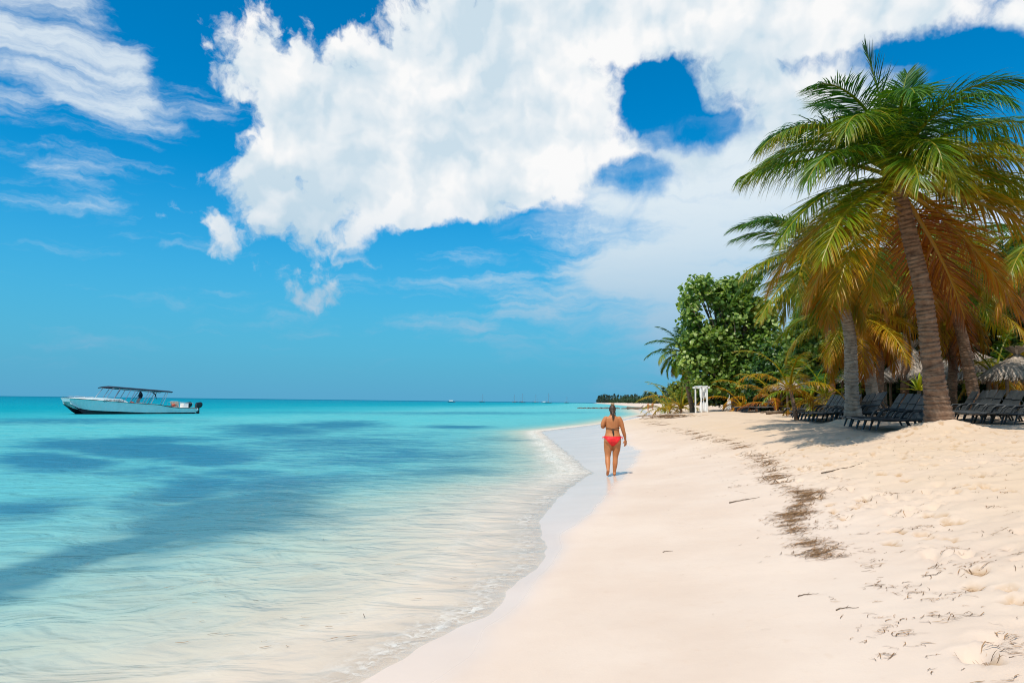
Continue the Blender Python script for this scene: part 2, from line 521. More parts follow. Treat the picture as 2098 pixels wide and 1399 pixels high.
# ---------------------------------------------------------------- sand
def sand_material():
    m, B = mat('coral_sand')
    pos = B.n('ShaderNodeNewGeometry').outputs['Position']
    wet = B.n('ShaderNodeAttribute', attribute_name='wet').outputs['Fac']
    n1 = B.noise(pos, 0.6, 5, 0.6)
    n2 = B.noise(pos, 9.0, 5, 0.65)
    n3 = B.noise(pos, 220.0, 2, 0.7)
    dry = B.mix(B.map(n1, 0.3, 0.7), SAND_A, SAND_B)
    dry = B.mix(B.m('MULTIPLY', B.map(n2, 0.55, 0.8), 0.35), dry, SAND_C)
    dry = B.mix(B.m('MULTIPLY', B.map(n3, 0.62, 0.85), 0.22), dry, (0.34, 0.24, 0.15))
    up = B.n('ShaderNodeAttribute', attribute_name='loose').outputs['Fac']
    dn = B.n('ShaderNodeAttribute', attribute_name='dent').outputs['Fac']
    dry = B.mix(B.m('MULTIPLY', up, B.map(n1, 0.25, 0.7, 0.55, 1.0)), dry, LOOSE)
    dry = B.mix(B.m('MULTIPLY', dn, B.map(n2, 0.3, 0.55, 0.2, 0.9)), dry, DAMP_SHADE)  # ochre footprint hollows: damp sand plus relief shade put into the colour
    wcol = B.mix(B.map(n1, 0.3, 0.7), WET_A, WET_B)
    c = B.mix(wet, dry, wcol)
    hgt = B.m('ADD', B.m('MULTIPLY', n2, 0.5), B.m('MULTIPLY', n3, 0.08))
    st = B.m('MULTIPLY', B.m('SUBTRACT', 1.0, wet), 0.35)
    nm = bump(B, hgt, st, 0.02)
    rough = B.map(wet, 0.25, 0.95, 0.95, 0.2)
    sp = B.map(wet, 0.2, 0.9, 0.1, 0.12)
    finish(B, principled(B, c, rough, sp, nm))
    return m
SAND_A, SAND_B, SAND_C = (0.58, 0.452, 0.36), (0.63, 0.508, 0.415), (0.55, 0.40, 0.29)
LOOSE, DAMP_SHADE = (0.57, 0.425, 0.30), (0.36, 0.21, 0.09)
WET_A, WET_B = (0.60, 0.48, 0.40), (0.64, 0.52, 0.44)
M_SAND = sand_material()

def build_beach():
    X = axis([(-12000, -300, 1500, 60), (-300, -30, 60, 2.0), (-30, -6, 2.0, 0.12), (-6, -2.5, 0.12, 0.06), (-2.5, 9.5, 0.052, 0.052), (9.5, 14, 0.052, 0.14), (14, 40, 0.14, 1.2), (40, 400, 1.2, 25), (400, 12000, 25, 1500)])
    Y = axis([(-60, 0, 12, 0.4), (0, 2.2, 0.3, 0.055), (2.2, 12, 0.048, 0.052), (12, 24, 0.052, 0.15), (24, 70, 0.15, 0.9), (70, 300, 0.9, 6), (300, 2000, 6, 60), (2000, 14000, 60, 2000)])
    gx, gy = np.meshgrid(X, Y)
    Z = ground(gx, gy)
    mk = (gy < 24) & (gx > -3) & (gx < 16)
    dn = np.zeros_like(Z); dn[mk] = dents(gx[mk], gy[mk]); Z += dn
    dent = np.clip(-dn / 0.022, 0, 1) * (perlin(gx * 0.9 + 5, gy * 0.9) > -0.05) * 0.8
    d = coast_d(gx, gy)
    wx = wet_x(gy) + 0.22 * fbm(gy * 0.7, gx * 0.7, 3) - shore_x(gy)
    wet = 1 - sstep(d, np.maximum(wx - 0.75, 0.05), np.maximum(wx + 0.12, 0.3))
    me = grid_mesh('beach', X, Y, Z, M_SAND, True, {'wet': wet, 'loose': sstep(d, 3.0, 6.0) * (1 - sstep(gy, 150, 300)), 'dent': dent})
    o = obj('beach', me)
    tag(o, kind='structure')
build_beach()

# ---------------------------------------------------------------- sea
E_OVER_PI = 1.42
def alb(r, g, b): return tuple(c / E_OVER_PI for c in lin(r, g, b))
SEA = [(0.0, (246, 228, 209)), (0.05, (234, 217, 197)), (0.12, (214, 208, 190)), (0.25, (186, 204, 190)), (0.45, (160, 199, 191)), (0.8, (130, 194, 194)), (1.2, (110, 192, 197)), (1.7, (104, 197, 203)), (2.1, (66, 182, 195)), (3.2, (8, 160, 180)), (5, (0, 147, 173)), (9, (0, 133, 162)), (14, (0, 118, 152))]
GRASS = [  # dark seagrass beds, seen at these pixels of the surface: px, py, rx, ry, weight
    (330, 1118, 330, 26, 14, 1.0), (90, 1190, 190, 42, 14, 1.0), (500, 1060, 160, 50, 12, 1.0), (620, 1030, 130, 40, 6, .9), (430, 1000, 130, 45, 6, .8),
    (80, 1045, 160, 24, 4, .8), (60, 945, 150, 22, 0, 1.0), (280, 915, 260, 20, -2, 1.0), (430, 935, 120, 16, 0, .9), (520, 968, 140, 20, 0, .55), (340, 900, 150, 9, 0, .8),
    (560, 880, 140, 16, 0, .75), (690, 870, 120, 11, 0, .7), (930, 874, 80, 5, 0, .8), (820, 890, 170, 9, 0, .4), (860, 985, 90, 10, 0, .35), (150, 862, 330, 7, 0, .55), (950, 846, 260, 4, 0, .5), (1150, 845, 110, 3, 0, .4), (720, 940, 230, 18, 0, .55), (640, 845, 260, 4, 0, .35),
    (700, 908, 280, 20, 0, .62), (850, 928, 220, 18, 0, .58), (600, 990, 220, 30, 4, .7), (900, 962, 170, 16, 0, .55), (1010, 900, 120, 9, 0, .42), (460, 1015, 200, 30, 6, .55), (280, 965, 240, 22, 0, .5), (690, 1000, 110, 18, 6, .6)]

def sea_material():
    m, B = mat('sea_water')
    pos = B.n('ShaderNodeNewGeometry').outputs['Position']
    dep = B.n('ShaderNodeAttribute', attribute_name='depth').outputs['Fac']
    gr = B.n('ShaderNodeAttribute', attribute_name='grass').outputs['Fac']
    fo = B.n('ShaderNodeAttribute', attribute_name='foam').outputs['Fac']
    flat = B.v('MULTIPLY', pos, (1, 1, 0))
    dist = B.v('LENGTH', flat)
    # water body colour by depth
    rp = B.n('ShaderNodeValToRGB')
    rp.color_ramp.interpolation = 'LINEAR'
    els = rp.color_ramp.elements
    dm = lambda q: (q / 14.0) ** 0.4
    while len(els) < len(SEA): els.new(0.5)
    for e, (q, c) in zip(els, SEA):
        e.position = dm(q); e.color = (*alb(*c), 1)
    # noise varies the apparent depth; the finer one paints wave light and shade
    nA = B.noise(B.v('MULTIPLY', flat, (0.35, 0.6, 1)), 1.0, 5, 0.55)
    nB_ = B.noise(B.v('MULTIPLY', flat, (1.3, 2.1, 1)), 1.0, 3, 0.5, 0.35)
    nF = B.noise(B.v('MULTIPLY', flat, (0.012, 0.05, 1)), 1.0, 5, 0.6)
    dv = B.m('MULTIPLY', dep, B.m('ADD', 0.52, B.m('ADD', B.m('MULTIPLY', nA, 0.38), B.m('ADD', B.m('MULTIPLY', nB_, 0.42), B.m('MULTIPLY', nF, 0.2)))))
    WTf = B.m('POWER', B.m('DIVIDE', B.m('MAXIMUM', dv, 0.0), 14.0), 0.4)
    B.t.links.new(WTf, rp.inputs[0])
    gn = B.noise(B.v('MULTIPLY', flat, (0.5, 1.0, 1)), 1.2, 6, 0.62, 0.5)
    gm = B.m('ADD', gr, B.m('MULTIPLY', B.m('SUBTRACT', gn, 0.5), 0.75))
    gm = B.m('ADD', gm, B.m('MULTIPLY', B.m('SUBTRACT', nB_, 0.5), 0.55))
    gm = B.m('MULTIPLY', B.map(gm, 0.10, 0.75), 0.88)
    gm = B.m('MULTIPLY', gm, B.map(gr, 0.01, 0.15))
    gcol = B.mix(B.map(dep, 0.3, 1.6), alb(74, 132, 146), alb(40, 120, 156))
    body = B.mix(gm, rp.outputs[0], gcol)
    # ripples
    w1 = B.noise(B.v('MULTIPLY', flat, (1.2, 1.9, 1)), 1.0, 3, 0.5, 0.8)
    w2 = B.noise(B.v('MULTIPLY', flat, (5.0, 7.5, 1)), 1.0, 3, 0.55, 0.8)
    w3 = B.noise(B.v('MULTIPLY', flat, (0.22, 0.6, 1)), 1.0, 4, 0.55)
    hn = B.m('ADD', B.m('MULTIPLY', w1, 1.0), B.m('MULTIPLY', w2, 0.10))
    hn = B.m('MULTIPLY', hn, B.map(dist, 25, 120, 1.0, 0.0))
    hn = B.m('ADD', hn, B.m('MULTIPLY', B.m('MULTIPLY', w3, 4.0), B.map(dist, 12, 60, 0.0, 1.0)))
    st = B.map(dep, 0.0, 0.35, 0.35, 1.0)
    nm = bump(B, hn, B.m('MULTIPLY', st, 0.9), 0.18)
    dif = B.n('ShaderNodeBsdfDiffuse'); B.put(dif.inputs['Color'], body); B.put(dif.inputs['Normal'], nm)
    tr = B.n('ShaderNodeBsdfTransparent'); tr.inputs['Color'].default_value = (0.955, 0.975, 0.965, 1)
    al = B.m('SUBTRACT', 1.0, B.m('POWER', 2.718, B.m('MULTIPLY', dep, -60.0)))
    al = B.m('MULTIPLY', al, B.map(nB_, 0.2, 0.8, 0.9, 1.1), clamp=True)
    mx = B.n('ShaderNodeMixShader'); B.put(mx.inputs[0], al); B.t.links.new(tr.outputs[0], mx.inputs[1]); B.t.links.new(dif.outputs[0], mx.inputs[2])
    gl = B.n('ShaderNodeBsdfGlossy'); B.put(gl.inputs['Roughness'], B.map(dist, 10, 200, 0.05, 0.3)); B.put(gl.inputs['Normal'], nm)
    fr = B.n('ShaderNodeFresnel'); fr.inputs['IOR'].default_value = 1.33; B.put(fr.inputs['Normal'], nm)
    fac = B.m('MULTIPLY', fr.outputs[0], B.map(dist, 5, 60, 0.5, 0.08))
    m2 = B.n('ShaderNodeMixShader'); B.put(m2.inputs[0], fac); B.t.links.new(mx.outputs[0], m2.inputs[1]); B.t.links.new(gl.outputs[0], m2.inputs[2])
    # foam lace along the swash
    fn = B.noise(flat, 9.0, 6, 0.68, 0.8)
    fv = B.n('ShaderNodeTexVoronoi', feature='DISTANCE_TO_EDGE'); fv.inputs['Scale'].default_value = 7.0
    B.t.links.new(B.v('ADD', flat, B.v('SCALE', B.xyz(fn, fn, 0.0), 0.35)), fv.inputs['Vector'])
    lace = B.map(fv.outputs['Distance'], 0.0, 0.16, 1.0, 0.0)
    fm = B.m('MULTIPLY', fo, B.m('ADD', B.m('MULTIPLY', lace, 0.55), B.map(fn, 0.45, 0.62)), clamp=True)
    fd = B.n('ShaderNodeBsdfDiffuse'); fd.inputs['Color'].default_value = (0.66, 0.63, 0.58, 1)
    m3 = B.n('ShaderNodeMixShader'); B.put(m3.inputs[0], B.m('MULTIPLY', fm, 0.85)); B.t.links.new(m2.outputs[0], m3.inputs[1]); B.t.links.new(fd.outputs[0], m3.inputs[2])
    finish(B, m3.outputs[0])
    return m

def build_sea():
    X = axis([(-14000, -600, 2500, 120), (-600, -60, 120, 3), (-60, -14, 3, 0.16), (-14, -4, 0.16, 0.075), (-4, 3.5, 0.06, 0.06), (3.5, 12, 0.06, 0.4), (12, 200, 0.4, 12), (200, 14000, 12, 2500)])
    Y = axis([(-60, 0, 12, 0.5), (0, 3, 0.5, 0.08), (3, 12, 0.06, 0.07), (12, 30, 0.07, 0.16), (30, 100, 0.16, 1.4), (100, 500, 1.4, 14), (500, 3000, 14, 200), (3000, 26000, 200, 4000)])
    gx, gy = np.meshgrid(X, Y)
    d = coast_d(gx, gy)
    dep = -ground(gx, gy)
    # small swell running in to the beach, flattening where it thins out
    a = sstep(dep, 0.02, 0.5)
    near = 1 - sstep(np.hypot(gx, gy), 18, 60)
    th = gx * 0.62 + gy * 0.25 + 0.8 * fbm(gx * 0.15, gy * 0.15, 2)
    wave = 0.020 * np.sin(th * 2 * PI / 1.7) * (0.6 + fbm(gx * 0.4, gy * 0.4, 2)) + 0.020 * fbm(gx * 0.55, gy * 1.0, 3) + 0.007 * fbm(gx * 2.2, gy * 3.6, 2)
    crest = 0.035 * np.exp(-((d + 0.55 + 0.12 * perlin(gy * 0.8, gy * 0)) / 0.16) ** 2) * sstep(gy, 15, 22) * (1 - sstep(gy, 48, 60))
    Z = a * near * wave + crest + 0.004
    Z = Z + 0.006 * fbm(gx * 1.1 + 3, gy * 1.1, 3) * (1 - a) * near * sstep(d, -3, -0.5)
    thick = np.maximum(dep + Z, 0)
    # seagrass: pixels of the photograph turned into places on the surface
    grass = np.zeros_like(gx)
    wx = gx + 1.4 * fbm(gx * 0.12, gy * 0.12, 3); wy = gy + 3.0 * fbm(gx * 0.12 + 40, gy * 0.12, 3) * np.clip(gy / 40, 0.2, 2)
    for (px, py, rx, ry, rot, w) in GRASS:
        def flatpt(qx, qy):
            r_ = ray(qx, qy); t = EYE / max(-r_[2], 1e-3); return np.array([r_[0] * t, r_[1] * t])
        c = flatpt(px, py)
        cr, sr = math.cos(R(rot)), math.sin(R(rot))
        e1 = flatpt(px + rx * cr, py - rx * sr) - c
        e2 = (flatpt(px - ry * sr * 0, py - ry) - flatpt(px, py + ry)) / 2
        M = np.linalg.inv(np.stack([e1, e2], 1))
        u = M[0, 0] * (wx - c[0]) + M[0, 1] * (wy - c[1]); v = M[1, 0] * (wx - c[0]) + M[1, 1] * (wy - c[1])
        grass = np.maximum(grass, w * np.exp(-(u * u + v * v) * 0.9))
    edge = np.exp(-((thick - 0.012) / 0.012) ** 2) * (1 - sstep(gy, 60, 120))
    brk = np.exp(-((d + 0.5 + 0.35 * fbm(gy * 0.6, gx * 0.6, 2)) / 0.4) ** 2) * sstep(gy, 13, 19) * (1 - sstep(gy, 50, 62))
    old = 0.14 * np.exp(-((d + 1.15 + 0.5 * fbm(gy * 0.35, gx * 0.35 + 5, 3)) / 0.12) ** 2) * (1 - sstep(gy, 20, 30))
    foam = np.clip(0.5 * edge * (0.45 + 0.9 * np.clip(fbm(gx * 0.8, gy * 0.8 + 7, 2) + .3, 0, 1)) + 0.85 * brk + old, 0, 1)
    keep = (dep > -0.12)
    me = grid_mesh('sea', X, Y, Z, sea_material(), True, {'depth': thick, 'grass': grass, 'foam': foam}, keep)
    o = obj('sea', me)
    tag(o, kind='structure')
build_sea()
# ---------------------------------------------------------------- foliage materials
def leaf_material(name, trans=0.42, rough=0.42, boost=(1.35, 1.35, 0.7), spec=0.45):
    m, B = mat(name)
    c = B.n('ShaderNodeAttribute', attribute_name='tint').outputs['Color']
    pr = principled(B, c, rough, spec)
    t = B.n('ShaderNodeBsdfTranslucent')
    B.t.links.new(B.mix(1.0, c, boost, 'MULTIPLY'), t.inputs['Color'])
    mx = B.n('ShaderNodeMixShader'); mx.inputs[0].default_value = trans
    B.t.links.new(pr, mx.inputs[1]); B.t.links.new(t.outputs[0], mx.inputs[2])
    finish(B, mx.outputs[0])
    return m
M_FROND = leaf_material('palm_leaf', 0.33, 0.40, (1.7, 1.3, 0.4), 0.34)
M_LEAF = leaf_material('broad_leaf', 0.38, 0.4, (1.4, 1.4, 0.7))

def bark_material(name, a, b, c):
    m, B = mat(name)
    tc = B.n('ShaderNodeTexCoord').outputs['Object']
    geo = B.n('ShaderNodeNewGeometry')
    n = B.noise(tc, 4.0, 6, 0.65)
    st = B.noise(B.v('MULTIPLY', tc, (9, 9, 40)), 1.0, 5, 0.65)
    col = B.mix(B.map(n, 0.3, 0.7), a, b)
    col = B.mix(B.map(st, 0.52, 0.7), col, c)
    sc = B.n('ShaderNodeAttribute', attribute_name='scar').outputs['Fac']
    col = B.mix(B.m('MULTIPLY', sc, B.map(n, 0.2, 0.6, 0.9, 0.5)), col, tuple(q * 0.45 for q in c))
    nm = bump(B, B.m('ADD', st, n), 0.7, 0.02)
    finish(B, principled(B, col, 0.85, 0.2, nm))
    return m
M_BARK = bark_material('palm_bark', (0.18, 0.10, 0.06), (0.29, 0.185, 0.12), (0.09, 0.045, 0.028))
M_BARK_GREY = bark_material('weathered_palm_bark', (0.25, 0.20, 0.155), (0.40, 0.33, 0.265), (0.12, 0.085, 0.06))
M_WOOD = bark_material('branch_bark', (0.13, 0.09, 0.06), (0.22, 0.16, 0.11), (0.06, 0.04, 0.03))

PAL_T = np.array([0.0, 0.2, 0.4, 0.55, 0.7, 0.85, 1.0, 1.2])
PAL_C = np.array([(.012, .060, .006), (.030, .120, .005), (.085, .185, .003), (.195, .215, .003), (.34, .215, .003), (.40, .17, .003), (.30, .085, .004), (.10, .034, .008)])
def palette(t):
    t = np.clip(t, 0, 1.2)
    return np.stack([np.interp(t, PAL_T, PAL_C[:, k]) for k in range(3)], -1)

def frond_mesh(base, az, el0, L, droop, n=64, ll=0.75, age=0.3, seed=0, curl=0.0, width=0.034, hang=0.45, power=1.3, bare=0.17, lift=0.3):
    """one pinnate palm frond as a mesh in world space: a keeled rachis and two rows of leaflets that hang under their weight"""
    g = np.random.default_rng(seed)
    N = 26
    s = np.linspace(0, 1, N)
    e = el0 - droop * s ** power
    a = az + curl * s ** 1.5
    T = np.stack([np.cos(e) * np.cos(a), np.cos(e) * np.sin(a), np.sin(e)], 1)
    P = np.zeros((N, 3)); P[1:] = np.cumsum((T[1:] + T[:-1]) / 2, axis=0) * L / (N - 1)
    P += np.asarray(base)
    Sd = np.stack([np.sin(a), -np.cos(a), np.zeros(N)], 1)
    Nn = np.cross(Sd, T)
    # rachis: five-sided, broad at the boot
    rw = L * (0.015 * (1 - s) ** 1.1 + 0.003)
    rw[0] *= 2.0; rw[1] *= 1.35
    th = np.array([0, 72, 144, 216, 288]) * PI / 180 + PI / 2
    ring = P[:, None, :] + rw[:, None, None] * (np.cos(th)[None, :, None] * Sd[:, None, :] * 1.2 + np.sin(th)[None, :, None] * Nn[:, None, :] * 0.8)
    V = [ring.reshape(-1, 3)]
    i = np.arange(N - 1)[:, None]; j = np.arange(5)[None, :]
    q0 = np.stack([i * 5 + j, i * 5 + (j + 1) % 5, (i + 1) * 5 + (j + 1) % 5, (i + 1) * 5 + j], -1).reshape(-1, 4)
    C = [np.repeat(palette(np.clip(0.48 + 0.30 * age, 0, 1.1) + 0 * s) * 1.15, 5, axis=0)]
    quads = [q0]
    off = N * 5
    U = np.array([0, 0.3, 0.66, 1.0]); Wd = np.array([0.55, 1.0, 0.72, 0.06])
    tone = g.normal(0, 0.05)
    for sg in (1, -1):
        sl = bare + (0.99 - bare) * (np.arange(n) + 0.5) / n + g.normal(0, 0.003, n)
        sl = np.clip(sl, bare, 0.995)
        drop = g.random(n) > 0.04
        sl = sl[drop]; m = len(sl)
        ip = lambda A: np.stack([np.interp(sl, s, A[:, k]) for k in range(3)], -1)
        p, t, sd, nn = ip(P), ip(T), ip(Sd), ip(Nn)
        ang = np.radians(np.interp(sl, [0, .3, .7, 1], [82, 66, 46, 20]) + g.normal(0, 5, m))
        lf = np.interp(sl, [0, .5, 1], [lift, lift * .7, lift * .3]) + g.normal(0, 0.10, m)
        dr = np.cos(ang)[:, None] * t + np.sin(ang)[:, None] * (sg * np.cos(lf)[:, None] * sd + np.sin(lf)[:, None] * nn)
        dr /= np.linalg.norm(dr, axis=1)[:, None]
        ln = ll * np.interp(sl, [0.1, .25, .45, .7, .9, 1], [.55, .85, 1, .88, .55, .38]) * g.uniform(.86, 1.08, m)
        hg = hang * g.uniform(.5, 1.4, m)
        w = np.cross(dr, nn); w /= np.linalg.norm(w, axis=1)[:, None] + 1e-9
        tw = g.normal(0.25 * sg, 0.5, m)
        w2 = np.cos(tw)[:, None] * w + np.sin(tw)[:, None] * np.cross(dr, w)
        grav = np.array([0, 0, -1.0])
        pts = []
        for u in U:
            q = dr * u + grav * (hg * u * u)[:, None]
            # keep the blade's length when gravity bends it
            k = u / (np.linalg.norm(q, axis=1) + 1e-9) if u > 0 else np.ones(m)
            pts.append(p + q * (k * ln)[:, None])
        ww = width * np.interp(sl, [0, .4, 1], [1.0, 1.0, .6]) * g.uniform(.8, 1.15, m)
        st = np.stack([np.stack([pts[k] - w2 * (ww * Wd[k] / 2)[:, None], pts[k] + w2 * (ww * Wd[k] / 2)[:, None]], 1) for k in range(4)], 1)  # m,4,2,3
        V.append(st.reshape(-1, 3))
        b = off + np.arange(m)[:, None] * 8 + np.array([0, 2, 4])[None, :]
        quads.append(np.stack([b, b + 1, b + 3, b + 2], -1).reshape(-1, 4))
        off += m * 8
        tl = age + tone + g.normal(0, 0.07, m) + 0.10 * (sl - 0.5)
        tt = tl[:, None] + np.array([-0.03, 0.0, 0.06, 0.2])[None, :]
        C.append(np.repeat(palette(tt)[:, :, None, :], 2, axis=2).reshape(-1, 3))
    return mesh_np('frond', np.concatenate(V), quads, False, [M_FROND], None, np.concatenate(C))

def trunk_mesh(pts, radii, ring=0.115, n=18, seed=0, m=None, jag=1.0):
    """palm trunk swept along a curve, stepped by old leaf scars"""
    g = np.random.default_rng(seed)
    pts = np.asarray(pts, float)
    cl = np.concatenate([[0], np.cumsum(np.linalg.norm(np.diff(pts, axis=0), axis=1))])
    L = cl[-1]
    ss = np.arange(0, L, ring / 5)
    # smooth the control polygon
    tt = np.linspace(0, L, 400)
    cp = np.stack([np.interp(tt, cl, pts[:, k]) for k in range(3)], 1)
    kk = np.exp(-0.5 * (np.arange(-50, 51) / 22) ** 2); kk /= kk.sum()
    pad = np.concatenate([2 * cp[0] - cp[50:0:-1], cp, 2 * cp[-1] - cp[-2:-52:-1]])
    cp = np.stack([np.convolve(pad[:, k], kk, 'valid') for k in range(3)], 1)
    P = np.stack([np.interp(ss, tt, cp[:, k]) for k in range(3)], 1)
    T = np.gradient(P, axis=0); T /= np.linalg.norm(T, axis=1)[:, None]
    r0 = np.interp(ss, np.array(radii)[:, 0] * L, np.array(radii)[:, 1])
    ph = (ss / ring + 0.35 * np.interp(ss, np.linspace(0, L, 40), g.normal(0, 1, 40)))
    f = ph % 1.0
    step = np.where(f < 0.72, f / 0.72 * 0.5, 0.5 + (f - .72) / .28 * 0.5) ** 1.6
    th = np.linspace(0, 2 * PI, n, endpoint=False)
    u = np.cross(T, np.array([0, 1.0, 0])); u /= np.linalg.norm(u, axis=1)[:, None]
    w = np.cross(T, u)
    tilt = 0.25 * np.sin(th[None, :] + np.interp(ss, np.linspace(0, L, 30), g.normal(0, 2, 30))[:, None])
    ff = (ph[:, None] + tilt) % 1.0
    st = np.where(ff < 0.75, ff / 0.75, (1 - ff) / 0.25)
    lump = 0.035 * np.sin(3 * th[None, :] + ss[:, None] * 1.7) + 0.03 * np.sin(5 * th[None, :] - ss[:, None] * 2.3 + 1)
    rr = r0[:, None] * (1 + lump * 0.6) + jag * (0.034 * st - 0.014) * np.clip(r0 / 0.2, .5, 1.2)[:, None]
    V = P[:, None, :] + rr[:, :, None] * (np.cos(th)[None, :, None] * u[:, None, :] + np.sin(th)[None, :, None] * w[:, None, :])
    N = len(ss)
    i = np.arange(N - 1)[:, None]; j = np.arange(n)[None, :]
    q = np.stack([i * n + j, i * n + (j + 1) % n, (i + 1) * n + (j + 1) % n, (i + 1) * n + j], -1).reshape(-1, 4)
    cap = np.array([[(N - 1) * n + k for k in range(n)]])
    me = mesh_np('trunk', V.reshape(-1, 3), [q, cap], True, [m or M_BARK], floats={'scar': np.clip(1 - st / 0.33, 0, 1)})
    return me, P[-1], T[-1]

PALM_GROUP = 'coconut palms at the edge of the beach'
def palm(label, base, crown, radii, fronds, seed=0, mtrunk=None, bend=0.0, group=PALM_GROUP, name='palm_tree', leaf=(64, 0.75, 0.034), ring=0.115, mid=None, hair=True):
    """base, crown: world points; fronds: list of dicts"""
    base = np.asarray(base, float); crown = np.asarray(crown, float)
    t = thing(name, label, 'palm tree', tuple(base), group=group)
    loc = base
    md = (base * 0.5 + crown * 0.5) + (np.array(mid) if mid is not None else np.array([bend, 0, 0]))
    me, tip, _ = trunk_mesh([base - np.array([0, 0, 0.25]) - loc, base * .97 + crown * .03 - loc, md - loc, crown - loc], radii, ring=ring, seed=seed, m=mtrunk)
    obj('trunk', me, t)
    if hair:
        # woven leaf bases round the heart of the crown
        r = radii[-1][1]
        for k in range(9):
            an = k * 2.4; b0 = crown - loc + np.array([math.cos(an) * r * .7, math.sin(an) * r * .7, -0.30 + 0.03 * k])
            o1 = np.array([math.cos(an), math.sin(an), 0]) * r
            mb = MB(); mb.tube([b0, b0 + o1 * 0.5 + np.array([0, 0, .22]), b0 + o1 * 1.0 + np.array([0, 0, .46])], [r * .55, r * .45, r * .22], 6, flat=.5)
            mb.build('leaf_base', [M_BARK], t, True)
    for k, f in enumerate(fronds):
        f = dict(f)
        f.setdefault('n', leaf[0]); f.setdefault('ll', leaf[1]); f.setdefault('width', leaf[2])
        dz = f.pop('dz', 0.0)
        az = f['az']
        b = crown - loc + np.array([math.cos(az) * .08, math.sin(az) * .08, dz])
        fm = frond_mesh(b, seed=seed * 100 + k, **f)
        obj('frond', fm, t)
    return t

def D(az, el, L, droop, age, **kw):
    return dict(az=R(az), el0=R(el), L=L, droop=R(droop), age=age, **kw)

def wild_fronds(n, L, seed, age=(0.15, 0.9), top=80, low=-35, az0=0, droop=(70, 60), **kw):
    """fronds in a spiral, upright and green in the middle, hanging and yellow at the bottom"""
    g = np.random.default_rng(seed); out = []
    for k in range(n):
        q = (k + 0.5) / n
        out.append(D(az0 + k * 137.5 + g.normal(0, 9), top + (low - top) * q ** 0.85 + g.normal(0, 5), L * (0.72 + 0.35 * math.sin(PI * min(1, q + .25))) * g.uniform(.9, 1.08),
                     (droop[0] + (droop[1] - droop[0]) * q) + g.normal(0, 9), age[0] + (age[1] - age[0]) * q ** 1.2 + g.normal(0, .05), curl=g.normal(0, .18), dz=-0.35 * q, hang=0.4 + 0.4 * q, lift=0.4 - 0.5 * q, **kw))
    return out

# ---- the big palm on its sand mound.  az: 0 right, 90 away, 180 left, 270 towards the camera
def hero_palm():
    b = np.array([HERO[0], HERO[1], gz(*HERO) - 0.12])
    b = np.array([at(1925, 862, HERO[1])[0], HERO[1], gz(*HERO) - 0.05])
    c = at(1832, 352, HERO[1] - 0.1)
    fr = [
        D(165, 87, 3.2, 12, .04, hang=.10, lift=.5, n=60, width=.05, ll=.95),
        D(40, 82, 3.0, 26, .06, hang=.15, lift=.5, width=.042, ll=.95),
        D(120, 76, 3.3, 60, .06, hang=.30), D(205, 74, 3.4, 95, .08, hang=.35), D(330, 76, 3.5, 100, .10, hang=.45), D(60, 70, 3.4, 80, .10, hang=.4),
        D(172, 60, 3.7, 108, .14, hang=.5), D(10, 62, 3.9, 108, .20, hang=.6), D(250, 66, 3.2, 112, .15, hang=.5), D(290, 60, 3.3, 110, .18, hang=.6), D(140, 55, 3.6, 95, .16, hang=.5),
        D(190, 46, 3.9, 96, .40, hang=.75), D(150, 42, 3.8, 85, .28, hang=.6), D(352, 46, 4.1, 80, .34, hang=.9), D(25, 34, 4.2, 66, .34, hang=.9), D(225, 44, 3.6, 100, .34, hang=.7),
        D(182, 18, 3.8, 46, .46, hang=.95, dz=-.1), D(212, 22, 3.7, 80, .34, hang=.7, dz=-.1), D(0, 10, 4.3, 40, .44, hang=1.0, dz=-.12), D(335, 18, 4.2, 76, .44, hang=.8, dz=-.1), D(310, 24, 3.8, 92, .42, hang=.7, dz=-.1),
        D(266, 36, 2.6, 120, .44, hang=.55, dz=-.05), D(278, 8, 2.3, 78, .42, hang=.55, dz=-.1), D(252, 14, 2.7, 85, .38, hang=.55, dz=-.1), D(330, 2, 3.9, 66, .52, hang=.55, dz=-.12), D(60, 20, 3.9, 70, .40, hang=.6, dz=-.1), D(100, 10, 3.9, 72, .42, hang=.6, dz=-.1),
        D(198, -6, 3.9, 52, .36, hang=.5, dz=-.22), D(216, -18, 4.1, 42, .45, hang=.4, dz=-.25), D(328, -12, 4.2, 46, .56, hang=.45, dz=-.25), D(342, -16, 4.4, 40, .60, hang=.5, dz=-.25),
        D(20, -15, 4.2, 48, .72, hang=.45, dz=-.25), D(150, -20, 3.8, 45, .62, hang=.4, dz=-.3), D(75, -25, 3.8, 40, .72, hang=.35, dz=-.3),
        D(212, -36, 3.8, 34, .62, hang=.35, dz=-.35), D(345, -40, 4.0, 30, .86, hang=.35, dz=-.35), D(175, -42, 3.6, 30, .7, hang=.35, dz=-.35), D(40, -50, 3.6, 25, .95, hang=.3, dz=-.38), D(10, -52, 3.6, 22, .98, hang=.25, dz=-.38),
    ]
    palm('large coconut palm leaning left from its sand mound, tallest crown', b, c, [(0, .30), (.035, .34), (.10, .27), (.25, .215), (.6, .185), (1, .15)], fr, 3, M_BARK, leaf=(116, 1.18, 0.034), mid=(0.16, 0, 0.1))
hero_palm()

